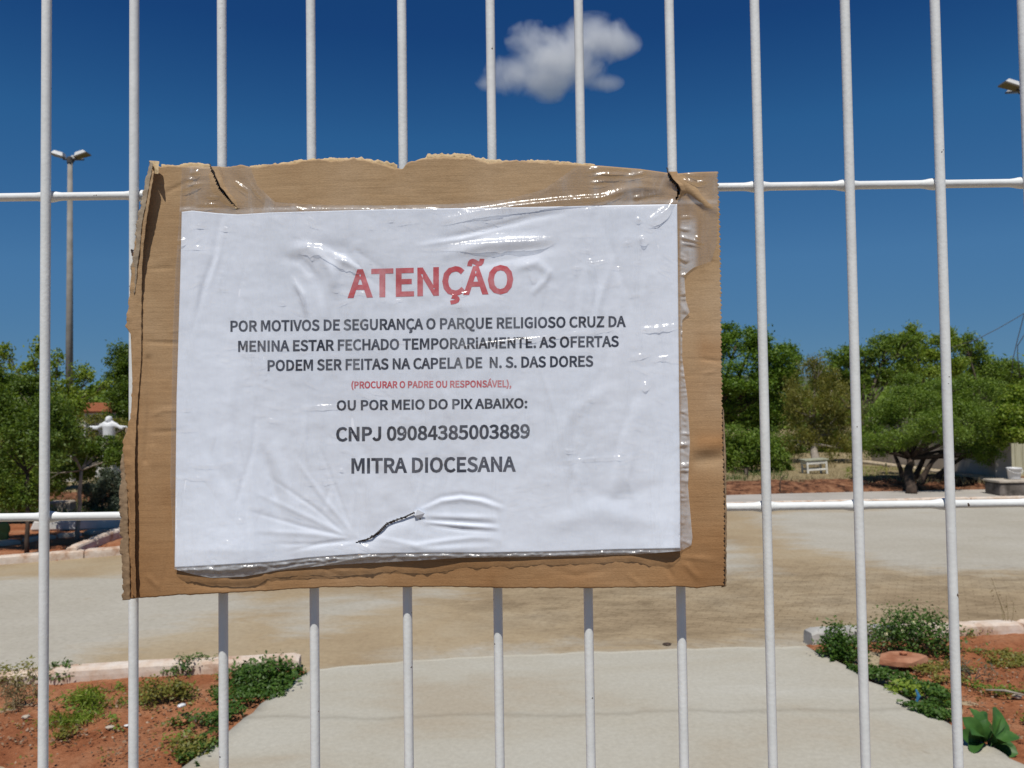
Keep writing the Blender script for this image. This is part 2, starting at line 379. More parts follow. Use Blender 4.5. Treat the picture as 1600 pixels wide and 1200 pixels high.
M_BRICK = simple('broken_red_brick', (.33, .12, .06), (.46, .19, .10), 18, .9, .5, .004)
M_LITTER = simple('white_plastic_litter', (.62, .63, .63), (.74, .75, .75), 30, .4, .3, .004)
M_HILL = simple('distant_scrub', (.055, .075, .055), (.10, .115, .075), .05, .95, 0)

# ------------------------------------------------------------------ welded wire fence
FX = 0.05
x0 = float(at(68, 600, YF)[0])               # wire seen at the left edge of the picture
fence = thing('wire_mesh_fence', (0, YF, 0), 'white painted welded wire fence standing across the whole view, carrying the cardboard notice', 'fence')
RW = 0.00258
zrail0 = float(at(800, 293.5, YF)[2]); zrail1 = float(at(800, 799, YF)[2]); DZ = zrail0 - zrail1
rails = [zrail1 + DZ*k for k in range(-8, 5) if 0.06 < zrail1 + DZ*k < 2.1]
ztop, zbot = max(rails) + .03, .03
zs = np.linspace(zbot, ztop, 60)
wire_me = None
YR = 0.0046                                  # rails are welded on the far side of the uprights
for k in range(-19, 31):
    if wire_me is None:
        b = MB(); b.tube(np.stack([zs*0, zs*0, zs], 1), RW, 16)
        v = np.concatenate(b.v); wire_me = bpy.data.meshes.new('vertical_wire')
        wire_me.from_pydata(v.tolist(), [], b.f); wire_me.update(); wire_me.materials.append(M_WIRE)
        wire_me.polygons.foreach_set('use_smooth', np.ones(len(wire_me.polygons), dtype=bool))
    o = bpy.data.objects.new('vertical_wire', wire_me); COL.objects.link(o); o.parent = fence
    o.location = (x0 + FX*k + random.uniform(-.0006, .0006), random.uniform(-.0003, .0003), 0)
    o.rotation_euler = (0, random.uniform(-.0008, .0008), random.uniform(0, 6))
xs = []; rr = []
for k in range(-19, 31):
    c = x0 + FX*k
    for d, e in ((-.025, 0), (-.0075, 0), (-.005, .0003), (-.0032, .0007), (0, .0011), (.0032, .0007), (.005, .0003), (.0075, 0)):
        xs.append(c+d); rr.append(.0023+e)
xs = np.array(xs); rr = np.array(rr)
b = MB(); b.tube(np.stack([xs, xs*0, xs*0], 1), rr, 14)
v = np.concatenate(b.v); rail_me = bpy.data.meshes.new('horizontal_wire')
rail_me.from_pydata(v.tolist(), [], b.f); rail_me.update(); rail_me.materials.append(M_WIRE)
rail_me.polygons.foreach_set('use_smooth', np.ones(len(rail_me.polygons), dtype=bool))
for z in rails:
    o = bpy.data.objects.new('horizontal_wire', rail_me); COL.objects.link(o); o.parent = fence
    o.location = (0, YR, z)
for s in (-20.2, 30.7):
    MB().box((x0 + FX*s, YF + .012, 1.08), (.05, .04, 2.16), bev=.004).build('fence_post', M_WIRE, fence)

# ------------------------------------------------------------------ cardboard notice
def interp(x, pts):
    p = np.array(pts, float); return np.interp(x, p[:, 0], p[:, 1])
def coons(top, right, bottom, left, nx, ny):
    """top/bottom left-to-right, left/right top-to-bottom polylines -> (ny,nx) px grids"""
    def res(P, n):
        P = np.array(P, float); d = np.r_[0, np.cumsum(np.hypot(*np.diff(P, axis=0).T))]; t = np.linspace(0, d[-1], n)
        return np.stack([np.interp(t, d, P[:, 0]), np.interp(t, d, P[:, 1])], 1)
    T, B, L, R = res(top, nx), res(bottom, nx), res(left, ny), res(right, ny)
    s = np.linspace(0, 1, nx)[None, :, None]; t = np.linspace(0, 1, ny)[:, None, None]
    P = (1-t)*T[None] + t*B[None] + (1-s)*L[:, None] + s*R[:, None] \
        - ((1-s)*(1-t)*T[0] + s*(1-t)*T[-1] + (1-s)*t*B[0] + s*t*B[-1])
    return P[..., 0], P[..., 1]
def dist_poly(U, V, poly):
    """distance to a polyline, and position 0..1 along it, and signed side"""
    best = np.full(U.shape, 1e9); par = np.zeros(U.shape); side = np.zeros(U.shape)
    P = np.array(poly, float); L = np.hypot(*np.diff(P, axis=0).T); tot = L.sum(); acc = 0
    for i in range(len(P)-1):
        d = P[i+1]-P[i]; q = np.clip(((U-P[i,0])*d[0]+(V-P[i,1])*d[1])/(d@d+1e-9), 0, 1)
        ex = U-P[i,0]-q*d[0]; ey = V-P[i,1]-q*d[1]; dd = np.hypot(ex, ey)
        mk = dd < best
        best = np.where(mk, dd, best); par = np.where(mk, (acc+q*L[i])/tot, par); side = np.where(mk, np.sign(d[0]*ey-d[1]*ex), side)
        acc += L[i]
    return best, par, side
def add_ridge(W, U, V, poly, amp, wid, taper=True, step=0.0):
    P = np.array(poly, float); m = wid*4
    mk = (U > P[:,0].min()-m) & (U < P[:,0].max()+m) & (V > P[:,1].min()-m) & (V < P[:,1].max()+m)
    if not mk.any(): return
    d, t, s = dist_poly(U[mk], V[mk], P)
    e = np.clip(np.sin(np.pi*np.clip(t*.96+.02, 0, 1)), 0, 1)**.6 if taper else 1.0
    W[mk] += amp*e*np.exp(-(d/wid)**2) + step*e*np.tanh(s*d/wid)*np.exp(-(d/(wid*3))**2)

def gap_back(u, v):                          # back of the board above the wire plane, in mm
    t = np.clip((v-255)/(925-255), 0, 1)
    gb = interp(u, [(180, 12), (355, 13), (425, 9), (495, 5.6), (560, 4), (640, 3.6), (700, 5), (780, 8.6), (920, 8.2), (1000, 9), (1062, 12), (1135, 13)])
    gt = interp(u, [(180, 6), (260, 5), (350, 3.6), (450, 4.6), (760, 5.2), (950, 4.4), (1050, 3.4), (1130, 6)])
    return 2.9 + gt*(1-t**1.3) + gb*t**1.3
def front(u, v):
    g = gap_back(u, v) + 4.0
    g = g + .8*(fbm(u/160, v/160, 3)-.5) + .35*(fbm(u/40, v/22, 5)-.5)
    return g
outline_top = [(236,266),(244,260),(262,259),(283,260),(300,261),(328,262),(372,258),(404,262),(428,256),(452,257),(470,252),(500,249),(525,252),(552,248),(580,252),(612,262),(626,264),(640,253),(668,247),(742,247),(760,255),(800,251),(850,254),(900,257),(940,259),(1000,264),(1043,270),(1048,272),(1085,269),(1121,268)]
outline_bot = [(199,936),(233,934),(280,930),(355,927),(440,922),(500,918),(560,917),(640,917),(720,917),(800,919),(900,919),(1000,918),(1062,917),(1090,919),(1131,915)]
outline_left = [(236,266),(229,285),(223,310),(215,350),(208,400),(203,450),(204,520),(207,600),(204,660),(198,720),(196,800),(197,870),(199,936)]
outline_right = [(1121,268),(1124,330),(1126,420),(1127,520),(1128,620),(1130,720),(1132,800),(1132,880),(1131,915)]

sign_loc = S(660, 595, 8)
sign = thing('notice_sign', sign_loc, 'cardboard notice headed ATENÇÃO, white printed sheet under clear film, tied to the fence', 'sign')

NX, NY = 380, 270
U, V = coons(outline_top, outline_right, outline_bot, outline_left, NX, NY)
# serrated right edge, torn top edge
jag = 2.2*((V*.155 % 1.0)-.5)*2
ss = np.linspace(0, 1, NX)[None, :]; tt = np.linspace(0, 1, NY)[:, None]
U = U + jag*np.clip((ss-.985)/.015, 0, 1)
V = V + (fbm(U/7, U*0+3.3, 9)-.5)*7*np.clip(1-tt/.012, 0, 1)*np.clip((905-U)/30, 0, 1)
V = V + (fbm(U/9, U*0+7.3, 19)-.5)*3*np.clip((tt-.99)/.01, 0, 1)
W = front(U, V)
card_ridges = [
    ([(246,330),(262,300),(292,284),(330,282)], -.35, 3), ([(262,520),(300,512)], .3, 3), ([(225,534),(300,537)], -.5, 2.5),
    ([(230,420),(270,418)], -.3, 3), ([(236,650),(255,641),(286,641)], .35, 3), ([(236,676),(292,672)], -.4, 2.5),
    ([(1062,280),(1085,300),(1104,320),(1122,330)], 1.3, 7), ([(1066,300),(1100,330)], -.7, 4), ([(1098,322),(1102,380),(1108,408),(1122,410)], -.5, 3),
    ([(960,300),(1000,292),(1040,296)], .8, 6), ([(970,318),(1040,306)], -.6, 5), ([(980,280),(1036,286)], .5, 4),
    ([(1080,700),(1132,694)], 1.0, 12), ([(1080,722),(1132,716)], -.9, 10), ([(1092,560),(1130,566)], -.4, 3), ([(1096,585),(1118,580)], .3, 3),
    ([(1070,880),(1092,905)], .7, 5), ([(1040,880),(1052,905)], -.6, 4), ([(1064,870),(1120,876)], .4, 4),
    ([(410,885),(425,925)], .5, 4), ([(505,888),(540,905)], -.4, 4), ([(860,890),(900,900),(960,888)], -.3, 5), ([(345,262),(380,330)], .8, 9),
    ([(296,914),(348,916),(420,914)], -.5, 4), ([(228,898),(250,920)], .5, 4), ([(980,896),(1000,914)], .4, 4), ([(770,880),(772,915)], .35, 3)]
for p, a, wd in card_ridges: add_ridge(W, U, V, p, a, wd)
# vertical fold lines
for p, a, wd in (([(291,560),(284,700),(270,800),(262,880),(250,930)], -.25, 2), ([(237,700),(236,800),(240,900)], .3, 6), ([(232,560),(234,640),(228,720)], -.7, 5), ([(1096,300),(1098,480),(1094,600)], -.3, 2)):
    add_ridge(W, U, V, p, a, wd, taper=False)
# the two tears by the tie wires: lips lifted on one side, board gone along the slit
slit1 = [(329,260),(336,275),(343,292),(352,303),(362,316),(371,326)]
slit2 = [(1043,268),(1049,281),(1058,288),(1061,297),(1057,312)]
add_ridge(W, U, V, slit1, 1.2, 9, step=.9); add_ridge(W, U, V, slit2, 1.4, 9, step=-1.0)
Pf = S(U, V, W); Wb = gap_back(U, V)
Pb = S(U, V + 0, Wb)
ids = np.arange(NX*NY).reshape(NY, NX)
fq = gridfaces(NY, NX)
cu = U.ravel()[fq].mean(1); cv = V.ravel()[fq].mean(1)
hole = np.zeros(len(fq), bool)
for sl, wd in ((slit1, 2.6), (slit2, 3.2)):
    d, t, s_ = dist_poly(cu, cv, sl); hole |= d < wd*np.sin(np.pi*np.clip(.15+.8*t, 0, 1))**.7
fq = fq[~hole]
nb = NX*NY
fb = gridfaces(NY, NX)[:, ::-1] + nb
rim = []
loop = list(ids[0, :]) + list(ids[1:, -1]) + list(ids[-1, -2::-1]) + list(ids[-2:0:-1, 0])
for i in range(len(loop)):
    a, c = loop[i], loop[(i+1) % len(loop)]; rim.append((a, c, c+nb, a+nb))
rim = np.array(rim)
allf = np.concatenate([fq, fb, rim])
mi = np.r_[np.zeros(len(fq), int), np.full(len(fb), 1), np.full(len(rim), 2)]
board = mesh('cardboard_backing', np.concatenate([Pf.reshape(-1, 3), Pb.reshape(-1, 3)]), allf, [M_CARD, M_CARDDARK, M_CARDIN], sign, mi=mi)
sm = np.zeros(len(allf), bool); sm[:len(fq)] = True; board.data.polygons.foreach_set('use_smooth', sm)
brown_mix = np.clip((V-430)/420, 0, 1)*.75 + .25*np.clip(fbm(U/90, V/60, 31)-.35, 0, 1)*2*np.clip((V-300)/200, 0, 1)
brown_mix += .5*np.exp(-((V-548)/26)**2)*np.clip((U-1080)/20, 0, 1) + .45*np.exp(-((V-690)/16)**2)*np.clip((U-1075)/20, 0, 1) - .4*np.exp(-((V-722)/16)**2)*np.clip((U-1075)/20, 0, 1)  # bands of darker and lighter tone by the right edge
brown_mix = np.clip(brown_mix, 0, 1)
def set_attr(o, name, arr):
    a = o.data.attributes.new(name, 'FLOAT', 'POINT'); a.data.foreach_set('value', np.asarray(arr, np.float32).ravel())
set_attr(board, 'brown_mix', np.r_[brown_mix.ravel(), brown_mix.ravel()])
sol = None

def strip(name, poly_l, poly_r, wl_, wr_, thick, mats, n=160, m=8, rough=1.0, seed=0, bulge=0.0, parent=sign, brown_mix_v=None):
    """long vertical strip between two px polylines (top to bottom); wl_/wr_: (y, mm above the board back) profiles"""
    vv = np.linspace(0, 1, n)
    def res(P):
        P = np.array(P, float); return np.stack([np.interp(vv, np.linspace(0, 1, 200), np.interp(np.linspace(P[0,1], P[-1,1], 200), P[:,1], P[:,0])), np.linspace(P[0,1], P[-1,1], n)], 1)
    A, B = res(poly_l), res(poly_r); q = np.linspace(0, 1, m)[None, :]
    U_ = A[:, :1]*(1-q)+B[:, :1]*q; V_ = A[:, 1:]*(1-q)+B[:, 1:]*q
    U_ = U_ + rough*(fbm(V_/6, V_*0+seed, seed, 4)-.5)*6*(np.abs(q-.5)*2)**3*np.where(q < .5, 1, .35)
    wl2 = interp(V_, wl_); wr2 = interp(V_, wr_)
    W_ = gap_back(U_, V_) + wl2*(1-q)+wr2*q + bulge*np.sin(np.pi*q) + rough*.5*(fbm(U_/8, V_/11, seed+4)-.5)*2
    P1 = S(U_, V_, W_).reshape(-1, 3); P2 = S(U_, V_, W_-thick).reshape(-1, 3); k = n*m; I = np.arange(k).reshape(n, m)
    f1 = gridfaces(n, m); lp = list(I[0]) + list(I[1:, -1]) + list(I[-1, -2::-1]) + list(I[-2:0:-1, 0])
    rm = np.array([(lp[i], lp[(i+1) % len(lp)], lp[(i+1) % len(lp)]+k, lp[i]+k) for i in range(len(lp))])
    o = mesh(name, np.concatenate([P1, P2]), np.concatenate([f1, f1[:, ::-1]+k, rm]), mats, parent,
             mi=np.r_[np.zeros(len(f1), int), np.full(len(f1)+len(rm), 1)])
    s_ = interp(V_, [(250, 0), (430, .1), (600, .5), (930, .9)]) if brown_mix_v is None else V_*0+brown_mix_v
    set_attr(o, 'brown_mix', np.r_[s_.ravel(), s_.ravel()]); return o
# folded left flap: stands proud at the top, lies flat in the middle, opens again at the bottom
flap = strip('folded_flap', [(232,268),(226,300),(216,345),(211,380),(206,430),(199,490),(197,510),(207,530),(207,600),(206,640),(199,670),(192,690),(196,745),(203,790),(204,860),(207,930)],
      [(241,268),(236,300),(229,345),(224,390),(222,430),(221.5,480),(221,560),(217,610),(213,660),(211,720),(211,800),(211,860),(213,936)],
      [(268,7), (330,6), (420,4.6), (520,4.2), (700,4.6), (936,5)], [(268,10.5), (320,10), (370,8.4), (420,6.6), (470,5.2), (560,4.8), (640,5.2), (760,7.5), (936,8)], 1.2, [M_CARD, M_CARDIN], n=260, m=12, rough=.9, seed=3)
strip('torn_edge_ply', [(233,252),(229,275),(222,310),(214,350),(208,400),(204,440),(203,470)], [(239,255),(235,280),(228,320),(222,350),(217,400),(213,440),(209,470)],
      [(250,7), (300,6.5), (400,5), (470,3)], [(250,10), (300,9), (400,7), (470,4.6)], .8, [M_CARDGREY, M_CARDIN], n=200, m=7, rough=1.2, seed=8)
strip('torn_edge_ply', [(197,668),(191,700),(187,770),(188,800),(189,860),(191,900),(192,938)], [(201,668),(200,700),(200,770),(200,800),(202,860),(203,900),(204,937)],
      [(668,1.6), (800,2.5), (938,2.5)], [(668,3), (720,3.5), (800,4.5), (938,5)], 1.6, [M_CARDGREY, M_CARDIN], n=240, m=8, rough=1.3, seed=12, bulge=1.2)
strip('torn_edge_ply', [(236,251),(238,262),(240,272)], [(250,252),(248,262),(247,272)], [(250,7), (272,8)], [(250,8), (272,11)], .8, [M_CARDIN, M_CARDIN], n=26, m=8, rough=1.6, seed=21, brown_mix_v=0)
# torn-off front liner along the top shows the paler back liner sticking up
def liner(pts_top, pts_bot, wadd, seed, name='torn_liner'):
    xs_ = np.arange(pts_top[0][0], pts_top[-1][0], 1.5); yt = interp(xs_, pts_top) + (fbm(xs_/5, xs_*0, seed)-.5)*5; yb = interp(xs_, pts_bot)
    q = np.linspace(0, 1, 6)[:, None]; U_ = np.repeat(xs_[None], 6, 0); V_ = yt*(1-q)+yb*q
    W_ = gap_back(U_, V_) + wadd + (fbm(U_/9, V_/5, seed+2)-.5)*2.0*(1-q)
    P1 = S(U_, V_, W_).reshape(-1, 3); P2 = S(U_, V_, W_-.7).reshape(-1, 3); n = U_.shape[1]; k = n*6; f1 = gridfaces(6, n)
    I = np.arange(k).reshape(6, n); lp = list(I[0]) + list(I[1:, -1]) + list(I[-1, -2::-1]) + list(I[-2:0:-1, 0])
    rm = np.array([(lp[i], lp[(i+1) % len(lp)], lp[(i+1) % len(lp)]+k, lp[i]+k) for i in range(len(lp))])
    o = mesh(name, np.concatenate([P1, P2]), np.concatenate([f1, f1[:, ::-1]+k, rm]), [M_CARDIN], sign); set_attr(o, 'brown_mix', np.zeros(2*k))
liner([(252,257),(275,259),(300,254),(330,258)], [(252,275),(300,272),(330,272)], 2.2, 2)
liner([(390,260),(430,256),(470,249),(520,247),(560,246),(612,254),(622,258)], [(390,272),(520,266),(622,272)], 2.4, 4)
liner([(640,254),(665,247),(668,241),(735,240),(742,246),(790,251),(830,250),(880,252),(930,257)], [(640,268),(740,262),(930,268)], 2.4, 6)
liner([(668,243),(700,243),(740,244)], [(668,253),(740,254)], 3.1, 14)
strip('torn_lip', [(x+1.5, y) for x, y in slit1], [(x+15-i*1.4, y) for i, (x, y) in enumerate(slit1)], [(255,5.6), (290,6.6), (330,4.6)], [(255,4.1), (330,4.1)], .9, [M_CARD, M_CARDIN], n=60, m=7, rough=.5, seed=41, brown_mix_v=.05)
strip('torn_lip', [(x+2, y) for x, y in ((1043,268),(1050,281),(1058,288),(1062,297),(1058,312))], [(1058,268),(1064,281),(1072,288),(1074,297),(1066,312)], [(266,5.4), (290,7.0), (312,4.8)], [(266,4.2), (290,5.2), (312,4.2)], .9, [M_CARD, M_CARDIN], n=50, m=7, rough=.4, seed=43, brown_mix_v=.05)
strip('torn_core', [(357,312),(360,318),(364,326)], [(366,312),(374,318),(380,326)], [(312,3.2), (326,4.6)], [(312,4.6), (326,4.4)], .6, [M_CARDIN, M_CARDIN], n=24, m=8, rough=1.2, seed=45, brown_mix_v=0)
# serrated second edge behind the right side
strip('rear_ply', [(1122,640),(1126,760),(1127,918)], [(1131,640),(1134,700),(1135.5,800),(1135,916)], [(640,-.2), (920,-.2)], [(640,-.4), (920,-.6)], .8, [M_CARDGREY, M_CARDIN], n=200, m=5, rough=.8, seed=33)

# ---------------- printed sheet
p_top = [(284,331),(300,329),(340,333),(372,335),(420,332),(600,327),(800,324),(1000,320),(1058,319)]
p_bot = [(273,887),(330,884),(430,878),(480,872),(560,866),(660,864),(760,864),(870,862),(960,859),(1063,857)]
p_left = [(284,331),(282,420),(279,520),(276,620),(275,700),(274,800),(273,887)]
p_right = [(1058,319),(1059,400),(1060,500),(1061,600),(1062,700),(1063,800),(1063,857)]
def lift(u, v):                              # how far the sheet's lower edge hangs off the board
    e = interp(u, [(270,.8), (330,2.6), (380,2.9), (430,1.6), (540,2.2), (575,2.6), (600,2.1), (660,3.0), (720,1.6), (770,1.4), (850,1.2), (985,.8), (1035,2.6), (1052,2.8), (1066,1.0)])
    return .9 + e*1.25*np.clip((v-640)/220, 0, 1)**2
R = []                                       # folds seen in the sheet: polyline, height mm, half width px
R += [([(455,388),(480,386),(505,400),(520,430),(528,470)], 1.1, 9), ([(440,402),(470,408),(492,430),(500,465)], -.7, 7), ([(458,440),(472,460),(478,490)], .8, 5),
      ([(470,385),(540,395),(590,430),(640,470)], -1.0, 14), ([(500,386),(540,408),(580,428)], .9, 6), ([(520,470),(525,520),(530,580)], .5, 9),
      ([(560,380),(520,420),(505,500)], .6, 10), ([(690,400),(760,380),(850,372)], 1.0, 9), ([(720,420),(790,400),(870,385)], -.8, 9), ([(800,420),(840,410),(860,430)], .7, 7),
      ([(690,372),(760,360),(830,340),(880,332)], -.7, 5), ([(650,384),(720,374),(800,352)], .5, 4), ([(830,460),(850,440),(862,420)], .5, 5), ([(930,330),(915,380),(900,470),(890,560)], -.45, 7),
      ([(940,340),(965,420),(990,480)], -.4, 6), ([(1000,350),(1010,430),(1006,500)], .3, 6), ([(300,340),(310,430),(300,560)], .5, 7), ([(345,335),(335,400),(318,450),(300,520)], -.55, 5), ([(352,335),(342,400),(325,450)], .4, 4),
      ([(425,690),(440,740),(455,790),(462,870)], .8, 9), ([(410,700),(428,760),(440,810)], -.6, 7), ([(360,640),(380,740),(390,870)], -.5, 6), ([(372,560),(360,640),(362,720)], .4, 8),
      ([(560,500),(575,560),(590,620)], -.4, 9), ([(470,540),(490,600),(500,690)], .4, 9), ([(1000,620),(980,720),(940,800)], .5, 14), ([(900,760),(960,780),(1030,760)], -.5, 12), ([(850,820),(940,800),(1040,820)], .5, 14), ([(760,540),(765,640),(760,740)], -.3, 12),
      ([(640,500),(700,480),(780,470)], .3, 10), ([(960,600),(900,640),(860,700)], .35, 10)]
# puckers drawn together by the tie wire low in the sheet
for i, (ex, ey) in enumerate([(395,800),(400,770),(420,745),(460,715),(500,700),(540,690),(430,850),(400,830),(450,862)]):
    R.append(([(560-6*(i % 3), 843), ((560+ex)/2+random.uniform(-4, 4), (843+ey)/2+random.uniform(-4, 4)), (ex, ey)], (.34 if i % 2 else -.32), 3+i % 2))
for i in range(46):
    x_ = random.uniform(285, 1050); y_ = random.uniform(330, 740); L_ = random.uniform(60, 220); an = random.gauss(1.52, .2)
    R.append(([(x_, y_), (x_+math.cos(an)*L_*.5+random.uniform(-9, 9), y_+math.sin(an)*L_*.5), (x_+math.cos(an)*L_, min(880, y_+math.sin(an)*L_))], random.choice([-1, 1])*random.uniform(.10, .38), random.uniform(4, 9)))
R += [([(664,806),(720,808),(775,809)], .55, 4.5), ([(664,812),(720,815),(776,818)], -.6, 3.2), ([(664,816),(720,821),(776,825)], .75, 3.2), ([(668,820),(720,827),(776,831)], -.5, 3),
      ([(662,795),(690,783),(720,779),(750,783),(784,794)], .75, 4), ([(664,790),(690,777),(720,773),(755,777),(785,788)], -.5, 4), ([(585,840),(620,846),(650,852),(690,846),(740,840),(780,842)], .55, 4), ([(600,852),(680,858),(770,854)], .5, 5),
      ([(655,798),(640,740),(660,690)], .45, 10), ([(600,800),(590,740),(560,690)], -.5, 10)]
NPX, NPY = 400, 276
PU, PV = coons(p_top, p_right, p_bot, p_left, NPX, NPY)
PW = front(PU, PV) + lift(PU, PV) + 0.45*(fbm(PU/70, PV/90, 41)-.5) + .12*(fbm(PU/14, PV/22, 43)-.5)
CB = front(PU, PV) + .45
for p, a, wd in R: add_ridge(PW, PU, PV, p, a*.85, wd)
slit3 = [(557,847),(570,845),(580,839),(586,837),(594,830),(604,819),(620,812),(634,808),(646,801)]
add_ridge(PW, PU, PV, slit3, -.4, 10, step=.5)
PW = np.maximum(PW, CB)
def paper_w(u, v):                           # bilinear lookup through the near-regular grid
    T = np.array(p_top, float); B_ = np.array(p_bot, float); L_ = np.array(p_left, float); R_ = np.array(p_right, float)
    xl = np.interp(v, L_[:,1], L_[:,0]); xr = np.interp(v, R_[:,1], R_[:,0]); yt = np.interp(u, T[:,0], T[:,1]); yb = np.interp(u, B_[:,0], B_[:,1])
    a = np.clip((u-xl)/(xr-xl), 0, .9999)*(NPX-1); c = np.clip((v-yt)/(yb-yt), 0, .9999)*(NPY-1)
    i = a.astype(int); j = c.astype(int); fa = a-i; fc = c-j
    return (PW[j,i]*(1-fa)+PW[j,i+1]*fa)*(1-fc)+(PW[j+1,i]*(1-fa)+PW[j+1,i+1]*fa)*fc
pf = gridfaces(NPY, NPX)
cu = PU.ravel()[pf].mean(1); cv = PV.ravel()[pf].mean(1)
d, t, s_ = dist_poly(cu, cv, slit3); keep = d > 1.7*np.sin(np.pi*np.clip(.12+.8*t, 0, 1))**.7
pf1 = pf[keep]; k = NPX*NPY
I = np.arange(k).reshape(NPY, NPX); lp = list(I[0]) + list(I[1:, -1]) + list(I[-1, -2::-1]) + list(I[-2:0:-1, 0])
rm = np.array([(lp[i], lp[(i+1) % len(lp)], lp[(i+1) % len(lp)]+k, lp[i]+k) for i in range(len(lp))])
paper = mesh('printed_sheet', np.concatenate([S(PU, PV, PW).reshape(-1, 3), S(PU, PV, PW-.12).reshape(-1, 3)]), np.concatenate([pf1, pf1[:, ::-1]+k, rm]), M_PAPER, sign, smooth=True)
# white torn curl beside the wire
b = MB()
cl = np.array([(646,800),(652,796),(664,802),(660,808),(652,811),(648,806)], float)
b.add(np.concatenate([S(cl[:,0], cl[:,1], paper_w(cl[:,0], cl[:,1])+np.array([.6,2.2,1.6,.7,.6,1.8])), S(cl[:,0], cl[:,1], paper_w(cl[:,0], cl[:,1])+np.array([.4,2.0,1.4,.5,.4,1.6]))]),
      [(0,1,5),(1,2,5),(2,3,5),(3,4,5),(6,11,7),(7,11,8),(8,11,9),(9,11,10)])
b.build('torn_curl', M_PAPER, paper)

